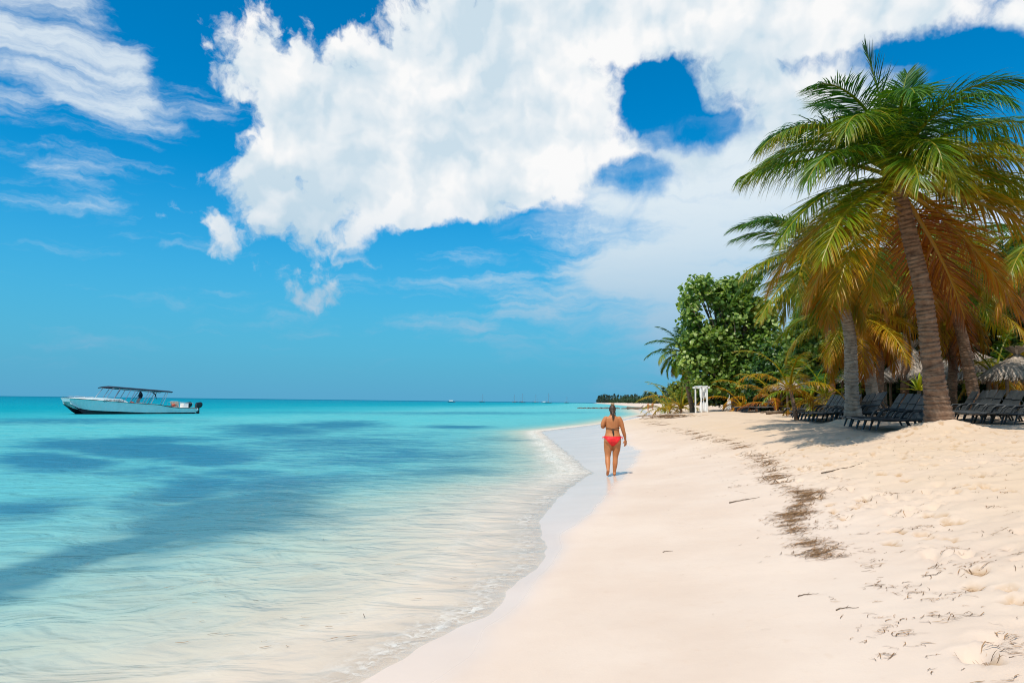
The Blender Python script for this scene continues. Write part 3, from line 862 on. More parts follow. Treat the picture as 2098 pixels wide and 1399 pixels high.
RAD = lambda r: [(0, r * 1.55), (.04, r * 1.6), (.14, r * 1.15), (.5, r), (1, r * .78)]
def place_palm(label, basepx, Y, crownpx, r, n, L, seed, Yc=None, mt=None, **kw):
    x = at(basepx[0], basepx[1], Y)[0]
    b = np.array([x, Y, gz(x, Y) - 0.05])
    c = at(crownpx[0], crownpx[1], Yc or Y)
    leaf = kw.pop('leaf', (88, 1.0, 0.036)); md = kw.pop('mid', (0, 0, 0)); nm = kw.pop('name', 'palm_tree'); ring = kw.pop('ring', 0.115); hair = kw.pop('hair', True)
    extra = kw.pop('extra', [])
    return palm(label, b, c, RAD(r), wild_fronds(n, L, seed, **kw) + extra, seed, mt, leaf=leaf, mid=md, name=nm, ring=ring, hair=hair)

place_palm('coconut palm with thick grey trunk behind the row of near black loungers', (1748, 858), P_B[1], (1705, 520), .185, 22, 3.2, 21, Yc=22.2, mt=M_BARK_GREY, mid=(.25, 0, 0), age=(.05, .68), low=-55,
           extra=[D(185, 30, 3.4, 55, .10, hang=.4), D(195, 5, 3.5, 45, .38, hang=.5, dz=-.1), D(230, 10, 4.0, 75, .55, hang=.35, dz=-.1), D(172, 50, 3.5, 80, .05, hang=.25), D(250, -5, 4.0, 60, .62, hang=.3, dz=-.2), D(205, -15, 3.8, 45, .55, hang=.3, dz=-.2)])
place_palm('short stout coconut palm leaning left in front of a thatched roof', (1795, 812), P_C[1], (1752, 640), .20, 18, 3.6, 33, mt=M_BARK_GREY, mid=(.1, 0, 0), age=(.25, .92), low=-60)
place_palm('slender palm with straight orange brown trunk among the crowns', (1800, 808), 29.5, (1806, 600), .15, 16, 3.6, 41, age=(.25, .88), low=-60)
place_palm('coconut palm leaning left with ringed trunk behind the right row of loungers', (2002, 800), 27, (1918, 520), .19, 20, 3.9, 52, age=(.25, .88), low=-60, mid=(.2, 0, 0))
place_palm('dark trunked palm beside the thatched roof, right of the big mound', (1948, 800), 29, (1955, 610), .16, 18, 3.6, 63, age=(.2, 1.0), low=-60)
place_palm('palm at the right edge of the picture, its trunk out of view', (2230, 850), 22, (2170, 480), .18, 20, 4.2, 71, age=(.1, .8), low=-45)
place_palm('palm behind the huts at the far right of the grove', (2130, 800), 34, (2090, 560), .17, 20, 4.2, 77, age=(.0, .5), low=-45)
place_palm('green palm rising behind the grove, left of the big palm trunk', (1705, 800), 36, (1690, 560), .17, 20, 4.2, 83, age=(.0, .6), low=-45)
place_palm('palm standing deep in the shade behind the middle loungers', (1850, 805), 34, (1865, 520), .17, 20, 4.3, 89, age=(.1, .7), low=-50)
place_palm('green and yellow palm at the left end of the trees, by the round leaved tree', (1420, 838), 57.5, (1398, 716), .17, 26, 3.0, 95, age=(.0, .62), low=-60, leaf=(60, .75, .06), mid=(-.1, 0, 0))

# young palms, no trunk to speak of
def young_palm(label, px, py, Y, n, L, seed, trunk_h=0.5, age=(.3, .8), lean=(0, 0), top=80, low=10, droop=(75, 85), r=.09, leaf=(36, .5, .032), mt=None):
    x = at(px, py, Y)[0]
    b = np.array([x, Y, gz(x, Y) - 0.05])
    c = b + np.array([lean[0], lean[1], trunk_h])
    return palm(label, b, c, [(0, r * 1.3), (.3, r), (1, r * .8)], wild_fronds(n, L, seed, age=age, top=top, low=low, droop=droop), seed, mt or M_BARK, leaf=leaf, name='young_palm', group='young palms under the trees', ring=.06, hair=False)
young_palm('young palm with arching yellow stem left of the middle loungers', 1632, 845, 27.5, 9, 2.3, 101, 1.5, (.5, .85), lean=(-.25, 0), r=.075)
young_palm('young palm with orange drooping leaves beside the far row of loungers', 1592, 850, 39, 11, 3.2, 103, .7, (.6, .92), r=.13)
young_palm('leafy young green palm in the sun behind the middle loungers', 1690, 815, 31, 12, 2.7, 107, 1.2, (.15, .7), low=-10)
young_palm('small pale green palm beside the thatched hut', 1660, 820, 33, 10, 2.6, 109, 1.0, (.2, .75), low=-10)
young_palm('low green palm in front of the right hand thatched roof', 2040, 790, 29, 10, 2.9, 113, 1.9, (.2, .7), low=-15)
young_palm('yellow leaved low palm between the huts at right', 2075, 790, 31, 10, 2.6, 117, 2.2, (.55, .85), low=-20)
young_palm('bushy yellow palm at the foot of the leftmost tall palm', 1395, 835, 64, 12, 4.0, 121, .8, (.45, .72), low=-5, leaf=(30, .6, .05))
young_palm('yellow green palm clump on the sand left of the white drape', 1372, 834, 72, 12, 4.2, 123, .8, (.42, .7), low=0, leaf=(30, .6, .05))
young_palm('orange leaved palm under the round leaved tree', 1520, 838, 52, 10, 3.4, 127, .6, (.7, .92), low=-10, leaf=(30, .6, .04))
young_palm('dry golden palm behind the far row of loungers', 1550, 838, 50, 10, 3.4, 129, .8, (.65, .9), low=-10, leaf=(30, .6, .04))
young_palm('small far palm with fan of thin leaves on the distant sand', 1362, 833, 95, 9, 4.5, 131, .6, (.35, .6), low=5, leaf=(24, .7, .07))

# ---------------------------------------------------------------- broad-leaved trees and bushes
def leaves_mesh(C, N, size, tint, g, k=6, cup=0.18):
    """round leaves: C centres, N normals"""
    m = len(C)
    r = g.normal(size=(m, 3)); u = np.cross(N, r); u /= np.linalg.norm(u, axis=1)[:, None] + 1e-9
    w = np.cross(N, u)
    th = np.linspace(0, 2 * PI, k, endpoint=False)
    sz = size * g.uniform(.7, 1.25, m)
    ring = C[:, None, :] + sz[:, None, None] * (np.cos(th)[None, :, None] * u[:, None, :] + 0.85 * np.sin(th)[None, :, None] * w[:, None, :]) + (cup * sz)[:, None, None] * (np.cos(2 * th)[None, :, None]) * N[:, None, :]
    V = ring.reshape(-1, 3)
    P = np.arange(m * k).reshape(m, k)
    return mesh_np('crown', V, [P], False, [M_LEAF], None, np.repeat(tint, k, axis=0))

def leafy(name, label, cat, base, blobs, ncl, per, size, cols, seed, limbs=True, group=None, spread=0.35, trunk_r=0.22, k=6):
    """blobs: centre, radii (world).  Leaves sit in clumps on twigs, so gaps and dark hollows stay between them"""
    g = np.random.default_rng(seed)
    base = np.asarray(base, float)
    t = thing(name, label, cat, tuple(base), group=group)
    vol = np.array([r[0] * r[1] * r[2] for _, r in blobs]); vol = vol ** 0.75; vol /= vol.sum()
    which = g.choice(len(blobs), ncl, p=vol)
    bc = np.array([b[0] for b in blobs]); br = np.array([b[1] for b in blobs])
    dirn = g.normal(size=(ncl, 3)); dirn /= np.linalg.norm(dirn, axis=1)[:, None]
    rad = g.random(ncl) ** 0.33
    cc = bc[which] + dirn * br[which] * rad[:, None]
    cc[:, 2] = np.where(cc[:, 2] < base[2] + .12, base[2] + .12 + g.random(ncl) * .6, cc[:, 2])
    ok = cc[:, 2] > base[2] + 0.12
    cc, dirn, rad = cc[ok], dirn[ok], rad[ok]
    nc = len(cc)
    C = np.repeat(cc, per, axis=0) + np.clip(g.normal(size=(nc * per, 3)), -1.7, 1.7) * spread * np.array([1, 1, .8])
    C[:, 2] = np.maximum(C[:, 2], base[2] + 0.05)
    N = np.repeat(dirn, per, axis=0) * 0.7 + g.normal(size=(nc * per, 3)) * 0.55 + np.array([0, 0, .55])
    N /= np.linalg.norm(N, axis=1)[:, None]
    cols = np.array(cols)
    f = np.clip(g.random(nc * per) * 0.65 + np.repeat(g.random(nc), per) * .35, 0, 1) * (len(cols) - 1)
    i = np.minimum(f.astype(int), len(cols) - 2); fr = (f - i)[:, None]
    tint = cols[i] * (1 - fr) + cols[i + 1] * fr
    obj('crown', leaves_mesh(C - base, N, size, tint, g, k), t)
    if limbs:
        mb = MB()
        top = bc.mean(axis=0) - base
        fork = np.array([top[0] * .35, top[1] * .35, max(0.6, top[2] * .32)])
        mb.tube([np.array([0, 0, -.2]), fork * .5 + np.array([.08, 0, 0]), fork], [trunk_r * 1.25, trunk_r, trunk_r * .85], 10)
        mb.build('trunk', [M_WOOD], t, True)
        for b, r in blobs:
            e = np.array(b) - base
            for q in range(3):
                tip = e + g.normal(size=3) * np.array(r) * .45
                midp = fork * .45 + tip * .55 + g.normal(size=3) * .25
                mb = MB(); mb.tube([fork * .96, midp, tip], [trunk_r * .55, trunk_r * .3, trunk_r * .08], 6)
                mb.build('limb', [M_WOOD], t, True)
    return t

def blob_px(lst, Y0, ry=2.0):
    out = []
    for (px, py, rx, rz, *dy) in lst:
        Y = Y0 + (dy[0] if dy else 0)
        c = at(px, py, Y)
        out.append((c, (rx * Y / F_PX, ry, rz * Y / F_PX)))
    return out
GRAPE = [(.04, .095, .012), (.09, .17, .02), (.17, .265, .035), (.29, .38, .08), (.46, .50, .2)]
sgx = at(1508, 838, 54)[0]
leafy('round_leaved_tree', 'tall round leaved green tree standing left of the palms', 'tree', (sgx, 54, gz(sgx, 54) - .05),
      blob_px([(1432, 590, 24, 20), (1412, 625, 12, 22), (1418, 655, 12, 16), (1462, 600, 26, 14), (1500, 590, 30, 16), (1535, 578, 16, 14), (1478, 622, 20, 14), (1510, 625, 28, 20), (1545, 640, 30, 34), (1500, 660, 28, 24), (1450, 690, 36, 24), (1415, 700, 18, 20), (1490, 710, 48, 34), (1550, 700, 34, 34), (1575, 660, 18, 34), (1440, 740, 34, 28), (1405, 745, 14, 14), (1500, 760, 56, 26), (1560, 755, 34, 30), (1430, 782, 30, 16), (1490, 792, 46, 14), (1550, 795, 34, 16)], 54, 1.5),
      1180, 11, 0.175, GRAPE, 201, trunk_r=.28, spread=.36)
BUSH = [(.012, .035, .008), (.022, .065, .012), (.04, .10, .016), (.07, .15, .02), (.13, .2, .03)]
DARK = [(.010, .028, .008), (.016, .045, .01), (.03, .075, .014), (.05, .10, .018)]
def bush(label, lst, Y, ncl, seed, cols=BUSH, per=11, size=.12, ry=1.6, spread=.3, name='bush'):
    x = at(lst[0][0], 835, Y)[0]
    return leafy(name, label, 'bush', (x, Y, gz(x, Y) - .05), blob_px(lst, Y, ry), ncl, per, size, cols, seed, group='bushes behind the beach', spread=spread, trunk_r=.1)
bush('glossy green bush right of the round leaved tree, above the far loungers', [(1600, 745, 44, 60), (1570, 780, 34, 50), (1640, 770, 40, 60)], 44, 620, 211)
bush('sunlit pale green bush behind the young palms', [(1690, 700, 60, 60), (1650, 720, 40, 70), (1740, 720, 40, 70)], 38, 760, 213, cols=GRAPE)
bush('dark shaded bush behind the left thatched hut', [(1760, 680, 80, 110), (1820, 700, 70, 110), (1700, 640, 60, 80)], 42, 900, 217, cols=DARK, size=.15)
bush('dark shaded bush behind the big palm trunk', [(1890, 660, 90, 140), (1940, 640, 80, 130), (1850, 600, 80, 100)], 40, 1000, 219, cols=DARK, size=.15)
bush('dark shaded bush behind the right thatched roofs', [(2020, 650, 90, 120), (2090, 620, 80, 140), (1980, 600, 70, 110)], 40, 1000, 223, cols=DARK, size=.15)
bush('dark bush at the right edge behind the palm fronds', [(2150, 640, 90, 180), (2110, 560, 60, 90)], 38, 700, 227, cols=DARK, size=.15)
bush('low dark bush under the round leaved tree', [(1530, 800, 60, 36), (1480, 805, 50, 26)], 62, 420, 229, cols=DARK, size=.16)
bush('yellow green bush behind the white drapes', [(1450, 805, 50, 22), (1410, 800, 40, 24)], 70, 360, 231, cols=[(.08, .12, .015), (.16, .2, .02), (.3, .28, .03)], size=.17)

# undergrowth that closes the view under the crowns
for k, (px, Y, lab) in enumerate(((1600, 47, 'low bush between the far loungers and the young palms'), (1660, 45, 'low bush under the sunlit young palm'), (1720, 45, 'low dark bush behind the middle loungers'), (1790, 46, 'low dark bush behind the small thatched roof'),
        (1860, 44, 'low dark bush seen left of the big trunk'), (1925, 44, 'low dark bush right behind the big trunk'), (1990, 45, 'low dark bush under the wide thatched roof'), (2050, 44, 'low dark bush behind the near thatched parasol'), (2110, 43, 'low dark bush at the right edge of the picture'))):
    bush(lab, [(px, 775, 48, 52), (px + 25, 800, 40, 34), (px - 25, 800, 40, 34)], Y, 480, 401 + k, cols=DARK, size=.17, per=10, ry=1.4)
# ---------------------------------------------------------------- sun loungers
M_RESIN = simple('black_resin', (0.022, 0.025, 0.026), 0.42, 0.5, 0.3, 5, 0.05)
M_WEAVE = None
def weave_material():
    m, B = mat('black_woven_resin')
    tc = B.n('ShaderNodeTexCoord').outputs['Object']
    br = B.n('ShaderNodeTexBrick'); B.t.links.new(tc, br.inputs['Vector'])
    br.inputs['Scale'].default_value = 14; br.inputs['Mortar Size'].default_value = 0.06
    n = B.noise(tc, 5, 4, 0.6)
    c = B.mix(B.map(n, 0.3, 0.7), (0.030, 0.034, 0.036), (0.055, 0.060, 0.062))
    nm = bump(B, br.outputs['Fac'], 0.6, 0.01)
    finish(B, principled(B, c, 0.45, 0.45, nm))
    return m
M_WEAVE = weave_material()

def lounger_parts():
    """local frame: head end at +y, foot end at -y, stands on z = 0; 1.95 m long, 0.58 m wide"""
    P = {}
    def panel(y0, z0, y1, z1, w0, w1, th, bow=0.0, arch=0.0, n=7):
        mb = MB(); rows = []
        for i in range(n):
            t = i / (n - 1)
            y = y0 + (y1 - y0) * t; z = z0 + (z1 - z0) * t + bow * math.sin(PI * t)
            w = w0 + (w1 - w0) * t
            if arch and t > 0.8: w *= 1 - 0.18 * ((t - .8) / .2) ** 2
            rows.append((y, z, w))
        dy, dz = y1 - y0, z1 - z0; L = math.hypot(dy, dz); ny, nz = -dz / L, dy / L
        rings = []
        for (y, z, w) in rows:
            rings.append([(-w / 2, y, z), (-w / 4, y - ny * .012, z - nz * .012), (w / 4, y - ny * .012, z - nz * .012), (w / 2, y, z), (w / 2, y - ny * th, z - nz * th), (-w / 2, y - ny * th, z - nz * th)])
        mb.loft(rings)
        return mb
    P['seat'] = [panel(-0.98, .30, .28, .33, .54, .54, .03, -.015).mesh('seat', [M_WEAVE])]
    P['backrest'] = [panel(.27, .335, .66, 1.0, .53, .50, .028, 0, 1).mesh('backrest', [M_WEAVE])]
    mb = MB()
    for sx in (-1, 1):
        mb.tube([(sx * .285, -1.0, .285), (sx * .285, -.3, .27), (sx * .285, .4, .29), (sx * .285, .95, .30)], [.026, .03, .03, .026], 6)
    mb.tube([(-.285, -1.0, .285), (0, -1.03, .28), (.285, -1.0, .285)], .026, 6)
    mb.tube([(-.285, .95, .30), (.285, .95, .30)], .024, 6)
    mb.tube([(-.26, .5, .72), (.26, .5, .72)], .016, 6)
    mb.tube([(-.26, .5, .72), (-.26, .85, .30)], .016, 6); mb.tube([(.26, .5, .72), (.26, .85, .30)], .016, 6)
    P['frame'] = [mb.mesh('frame', [M_RESIN])]
    P['leg'] = []; P['armrest'] = []
    for sx in (-1, 1):
        for (y, k) in ((-.80, -.10), (.62, .12)):
            mb = MB(); mb.tube([(sx * .285, y, .28), (sx * .285, y + k * .5, .14), (sx * .29, y + k, .0)], [.036, .028, .024], 6, flat=1.4)
            P['leg'].append(mb.mesh('leg', [M_RESIN]))
        mb = MB(); mb.tube([(sx * .30, -.12, .30), (sx * .305, -.02, .46), (sx * .305, .06, .52), (sx * .30, .42, .54)], [.022, .022, .026, .024], 6, flat=1.3)
        P['armrest'].append(mb.mesh('armrest', [M_RESIN]))
    return P
LP = lounger_parts()
ORD = ['first', 'second', 'third', 'fourth', 'fifth', 'sixth', 'seventh', 'eighth', 'ninth', 'tenth', 'eleventh', 'twelfth']
def lounger(x, y, rz, label, group, dz=0.0):
    t = thing('sun_lounger', label, 'sun lounger', (x, y, gz(x, y) + dz), rz, group)
    for k, lst in LP.items():
        for me in lst: obj(k, me, t)
    return t
ROW = np.array([0.2, 0.98])
def lounger_row(px, py, Y, n, name, turn=0.0, step=0.62, nearest_first=True, seed=0, back=None):
    g = np.random.default_rng(seed)
    x0 = at(px, py, Y)[0]
    for k in range(n):
        x, y = np.array([x0, Y]) + ROW * step * k
        # head end (+y local) points inland: local +y -> world +x, turned to follow the shore
        rz = -PI / 2 + math.atan2(-ROW[0], ROW[1]) * -1 * 0 - 0.2 + turn + g.normal(0, .012)
        rz = -PI / 2 - 0.2 + turn + g.normal(0, .015)
        lounger(x + g.normal(0, .03), y, rz, f'black lounger, {ORD[k]} from the camera in {name}', f'black loungers in {name}')
lounger_row(1862, 870, 18.6, 5, 'the near row left of the big palm', seed=1)
lounger_row(1772, 858, 23.8, 4, 'the row just right of the grey palm trunk', seed=2)
lounger_row(1722, 856, 25.2, 7, 'the middle row left of the grey palm trunk', seed=3)
lounger_row(2140, 862, 19.0, 10, 'the right hand row before the thatched roofs', seed=4)
lounger_row(1563, 846, 42, 11, 'the far row beside the young palms', seed=5, step=.66)
lounger_row(1668, 826, 33, 4, 'the shaded back row near the small hut', seed=6)

# ---------------------------------------------------------------- thatched shelters
def thatch_material():
    m, B = mat('dry_palm_thatch')
    c = B.n('ShaderNodeAttribute', attribute_name='tint').outputs['Color']
    finish(B, principled(B, c, 0.9, 0.1))
    return m
M_THATCH = thatch_material()
M_POST = bark_material('shelter_post', (0.20, 0.13, 0.08), (0.30, 0.21, 0.14), (0.1, 0.06, 0.04))
def thatched_hut(label, px, py_eave, py_top, Y, rpx, seed, post_n=4, sq=1.0):
    g = np.random.default_rng(seed)
    c = at(px, py_eave, Y); ztop = at(px, py_top, Y)[2]
    r = rpx * Y / F_PX
    z0 = gz(c[0], Y)
    t = thing('thatched_hut', label, 'hut', (c[0], Y, z0), group='thatched palm roofs behind the loungers')
    ze, zt = c[2] - z0, ztop - z0
    V = []; C = []
    layers = 11
    n = 0
    for l in range(layers):
        f0 = l / layers                       # 0 eave .. 1 apex
        rr = r * (1 - f0 * 0.97)
        cnt = int(70 + 330 * (1 - f0))
        a = g.random(cnt) * 2 * PI
        rj = rr * g.uniform(.95, 1.05, cnt)
        zz = ze + (zt - ze) * f0 + g.normal(0, .02, cnt)
        ln = g.uniform(.45, .8, cnt) * (1.0 if l else .75)
        slope = np.arctan2(zt - ze, r)
        out = np.stack([np.cos(a), np.sin(a), np.zeros(cnt)], 1)
        up = -out * math.cos(slope) + np.array([0, 0, math.sin(slope)])
        tip = np.stack([np.cos(a) * rj, np.sin(a) * rj * sq, zz], 1) - np.array([0, 0, 1]) * (g.uniform(0, .16, cnt) * (1 if l == 0 else .25))[:, None]
        tip += np.cross(out, [0, 0, 1]) * g.normal(0, .05, cnt)[:, None]
        root = np.stack([np.cos(a) * rj, np.sin(a) * rj * sq, zz + .03], 1) + up * ln[:, None]
        sd = np.cross(out, [0, 0, 1.0])
        w = g.uniform(.025, .07, cnt)[:, None]
        q = np.stack([tip - sd * w * .35, tip + sd * w * .35, root + sd * w, root - sd * w], 1)
        V.append(q.reshape(-1, 3)); n += cnt
        tone = g.uniform(.6, 1.25, cnt)[:, None] * np.array([.40, .33, .265]) * (1 - .25 * (g.random(cnt)[:, None] < .15))
        C.append(np.repeat(tone, 4, axis=0))
    # solid layer under the loose straw
    m = 28; th = np.linspace(0, 2 * PI, m, endpoint=False)
    cone = np.concatenate([np.stack([np.cos(th) * r * .97, np.sin(th) * r * .97 * sq, np.full(m, ze - .03)], 1), np.stack([np.cos(th) * .04, np.sin(th) * .04, np.full(m, zt - .06)], 1)])
    P1 = np.arange(n * 4).reshape(-1, 4)
    j = np.arange(m); P2 = n * 4 + np.stack([j, (j + 1) % m, m + (j + 1) % m, m + j], 1)
    me = mesh_np('roof', np.concatenate(V + [cone]), [P1, P2], False, [M_THATCH], None, np.concatenate(C + [np.tile([.24, .18, .13], (2 * m, 1))]))
    obj('roof', me, t)
    for k in range(post_n):
        a = k * 2 * PI / post_n + .6
        mb = MB(); x, y = math.cos(a) * r * .72, math.sin(a) * r * .72 * sq
        mb.tube([(x, y, -.2), (x * 1.01, y, ze * .5), (x, y, ze + .25)], [.075, .065, .06], 8)
        mb.build('post', [M_POST], t, True)
    for k in range(post_n):
        mb = MB(); a0 = k * 2 * PI / post_n + .6; a1 = (k + 1) * 2 * PI / post_n + .6
        mb.tube([(math.cos(a0) * r * .72, math.sin(a0) * r * .72 * sq, ze + .06), (math.cos(a1) * r * .72, math.sin(a1) * r * .72 * sq, ze + .06)], .05, 6)
        mb.build('beam', [M_POST], t, True)
    return t
thatched_hut('wide sunlit thatched roof behind the right hand loungers', 1985, 778, 716, 33, 118, 301)
thatched_hut('near thatched parasol roof at the right edge of the picture', 2085, 775, 728, 27, 72, 303)
thatched_hut('thatched roof seen left of the big palm trunk', 1872, 772, 715, 35, 66, 305)
thatched_hut('small thatched roof between the two leaning palm trunks', 1768, 778, 742, 34, 62, 307)
thatched_hut('low thatched roof at the left, behind the young palms', 1640, 796, 764, 38, 62, 309)

# spiky pale plant in front of the huts
def spiky_plant(label, px, py, Y, seed, h=.75, n=16):
    g = np.random.default_rng(seed)
    p = at(px, py, Y); z0 = gz(p[0], Y)
    t = thing('spiky_plant', label, 'plant', (p[0], Y, z0))
    mb = MB(); mb.tube([(0, 0, -.1), (0, 0, max(.1, p[2] - z0))], [.07, .06], 8); mb.build('stem', [M_BARK], t, True)
    for k in range(n):
        a = k * 2.4; e = R(85 - 75 * k / n); L = h * g.uniform(.8, 1.1)
        zb = max(.1, p[2] - z0)
        d = np.array([math.cos(a) * math.cos(e), math.sin(a) * math.cos(e), math.sin(e)]); sd = np.cross(d, [0, 0, 1.0]); sd /= np.linalg.norm(sd)
        V = []; 
        for u, w in ((0, .035), (.4, .05), (.8, .028), (1, .002)):
            q = np.array([0, 0, zb]) + d * L * u - np.array([0, 0, 1]) * .25 * L * u * u
            V += [q - sd * w, q + np.cross(sd, d) * -w * .5, q + sd * w]
        V = np.array(V); i = np.array([0, 1, 3, 4, 6, 7]); Q = np.stack([i, i + 1, i + 4, i + 3], 1)
        obj('leaf', mesh_np('leaf', V, [Q], False, [M_FROND], None, palette(np.full(len(V), .5 + .1 * g.random())) * 1.6), t)
spiky_plant('pale yellow green spiky plant left of the big palm trunk', 1883, 800, 21.5, 311)

# ---------------------------------------------------------------- cabana frames with tied cloth
M_WHITE = simple('white_painted_wood', (0.74, 0.73, 0.70), 0.6, 0.3, 0.08)
M_CLOTH = simple('white_cloth', (0.78, 0.77, 0.75), 0.9, 0.1, 0.06, 3)
M_RED = simple('red_cloth', (0.45, 0.03, 0.04), 0.85, 0.1, 0.2, 3)
def curtain(h, w, mt, tie=.55, seed=0):
    g = np.random.default_rng(seed); mb = MB(); rings = []
    for i in range(14):
        t = i / 13; z = h * (1 - t)
        pinch = 1 - .72 * math.exp(-((t - (1 - tie)) / .10) ** 2)
        th = np.linspace(0, 2 * PI, 24, endpoint=False)
        rr = w / 2 * pinch * (1 + .5 * max(0, t - .55)) * (1 + .16 * np.sin(6 * th + g.normal()))
        rings.append(np.stack([rr * np.cos(th), rr * .55 * np.sin(th), np.full(24, z)], 1))
    mb.loft(rings); return mb.mesh('curtain', [mt], True)
def cabana(label, px, py, Y, px2, seed, zt=2.3, full=True):
    a = at(px, py, Y); b = at(px2, py, Y)
    w = b[0] - a[0]
    t = thing('cabana_frame', label, 'cabana', (a[0], Y, gz(a[0], Y)))
    dy = 1.6
    for (x, y) in ((0, 0), (w, 0), (0, dy), (w, dy)):
        z = gz(a[0] + x, Y + y) - gz(a[0], Y)
        mb = MB(); mb.box((x, y, z + zt / 2 - .1), (.09, .09, zt + .2)); mb.build('post', [M_WHITE], t)
    for (p, q) in (((-.2, 0), (w + .2, 0)), ((-.2, dy), (w + .2, dy))):
        mb = MB(); mb.box(((p[0] + q[0]) / 2, p[1], zt + .04), (q[0] - p[0], .08, .12)); mb.build('beam', [M_WHITE], t)
    for x in (0, w):
        mb = MB(); mb.box((x, dy / 2, zt + .13), (.08, dy + .3, .08)); mb.build('beam', [M_WHITE], t)
    for k, (x, mt) in enumerate(((0.0, M_CLOTH), (w, M_CLOTH), (w * .55, M_RED if full else M_CLOTH))):
        obj('curtain', curtain(zt - .05, .32 if full else .2, mt, .5, seed + k), t, loc=(x, .02 + .12 * k, .03))
cabana('white cabana frame with tied white and red cloth, left of the far loungers', 1494, 838, 60, 1512, 321)
cabana('white tied drapes on a frame at the foot of the round leaved tree', 1437, 840, 51, 1449, 331, 1.8, False)

# ---------------------------------------------------------------- motor catamaran
M_GEL = simple('white_gelcoat', (0.86, 0.85, 0.82), 0.35, 0.5, 0.05, 1.5)
M_ANTI = simple('black_bottom_paint', (0.012, 0.014, 0.018), 0.5, 0.4, 0.3, 2)
M_NAVY = simple('navy_canvas', (0.016, 0.022, 0.04), 0.8, 0.2, 0.25, 3)
M_STEEL = simple('stainless_tube', (0.55, 0.58, 0.6), 0.25, 0.5, 0.05, 3, metal=0.9)
M_BLACK = simple('black_cowling', (0.012, 0.012, 0.015), 0.3, 0.5, 0.2, 3)
M_ORANGE = simple('orange_life_vest', (0.55, 0.09, 0.05), 0.7, 0.2, 0.2, 8)
M_TEAK = simple('tan_vinyl', (0.55, 0.47, 0.40), 0.6, 0.3, 0.1, 4)
M_TEXT = simple('dark_lettering', (0.02, 0.03, 0.035), 0.5, 0.3, 0.05)
def catamaran():
    Yb = 75.0
    c = at(268, 846, Yb)
    heading = PI + R(51)
    t = thing('motor_catamaran', 'white power catamaran with dark canopy moored on the turquoise water', 'boat', (c[0], Yb, 0.0), heading)
    HL = 6.3
    X = np.concatenate([np.linspace(-HL, 3.0, 15), np.linspace(3.4, HL, 10)])
    def sheer(x):
        return np.interp(x, [-6.3, -4.2, -3.2, -2.2, 0, 3, 6.3], [.66, .68, .78, 1.02, 1.14, 1.38, 1.62])
    rings_o = []; rings_b = []
    for x in X:
        f = max(0, (x - 2.2) / (HL - 2.2))
        zs = sheer(x)
        yo = 1.75 - .55 * f ** 2.2                      # outer gunwale
        yc = 1.25 - .05 * f                             # keel line
        yi = .62 + .50 * f ** 1.6
        zk = -.35 + 1.5 * f ** 5                     # stem rises
        zc = .14 + .34 * max(0, (x + 1) / 7.3) + .55 * f ** 6
        zc = min(zc, zs - .1); zk = min(zk, zc - .03)
        yoc = yo - .16 - .30 * f
        zt = .70 + .55 * f
        zt = min(zt, zs - .06)
        rings_b.append((x, yo, yc, yi, zk, zc, yoc, zs, zt))
    # topsides and tunnel
    mb = MB(); rr = []
    for (x, yo, yc, yi, zk, zc, yoc, zs, zt) in rings_b:
        rake = lambda z: x - (0.55 * max(0, (x - 3) / 3.3)) * (1.5 - z) / 1.5
        half = [(yo, zs), (yoc, zc), (yc, zk), (yi, zc - .02), (yi - .12, zt)]
        pts = [(rake(z), y, z) for y, z in half] + [(rake(z), -y, z) for y, z in half[::-1]]
        rr.append(pts)
    rr = np.array(rr)                                    # stations, 10, 3
    n = rr.shape[1]
    V = rr.reshape(-1, 3)
    i = np.arange(len(X) - 1)[:, None]
    def strip(cols): 
        j = np.array(cols)[None, :]
        return np.stack([i * n + j, i * n + j + 1, (i + 1) * n + j + 1, (i + 1) * n + j], -1).reshape(-1, 4)
    top = strip([0, 3, 4, 5, 8]); bot = strip([1, 2, 6, 7])
    tr = np.array([[0, 1, 2, 3, 4], [9, 8, 7, 6, 5]]); tr2 = np.array([[0, 4, 5, 9]])
    m_ = (len(X) - 1) * n
    bw = np.array([[m_ + k for k in (0, 1, 2, 3, 4)], [m_ + k for k in (9, 8, 7, 6, 5)]]); bw2 = np.array([[m_ + k for k in (0, 4, 5, 9)]])
    hull = obj('hull', mesh_np('hull', V, [np.concatenate([top, bot]), tr, tr2, bw, bw2], False, [M_GEL, M_ANTI], [np.concatenate([np.zeros(len(top)), np.ones(len(bot))]), np.zeros(2), np.zeros(1), np.zeros(2), np.zeros(1)]), t)
    # deck: raised foredeck, sunken cockpit
    mb = MB(); dk = []
    for (x, yo, yc, yi, zk, zc, yoc, zs, zt) in rings_b:
        fd = float(sstep(np.array(x), 1.7, 2.3))
        cr = (.22 * fd) * (1 - .7 * max(0, (x - 4) / 2.3))
        zi = zs * fd + (0.42) * (1 - fd)
        dk.append([(x, -yo, zs), (x, -yo + .14, zs + .02 + cr * .3), (x, -yo + .2, zi + cr * .8), (x, -.6, zi + cr), (x, .6, zi + cr), (x, yo - .2, zi + cr * .8), (x, yo - .14, zs + .02 + cr * .3), (x, yo, zs)])
    mb.loft(dk, closed=False, cap=False)
    mb.build('deck', [M_GEL], t)
    for sg in (-1, 1):
        mb = MB(); mb.tube([(x, sg * (yo + .02), zs - .02) for (x, yo, yc, yi, zk, zc, yoc, zs, zt) in rings_b], .035, 6)
        mb.build('rub_rail', [M_BLACK], t)
    # canopy and its posts
    xs = np.linspace(-3.7, 2.9, 14); cv = []
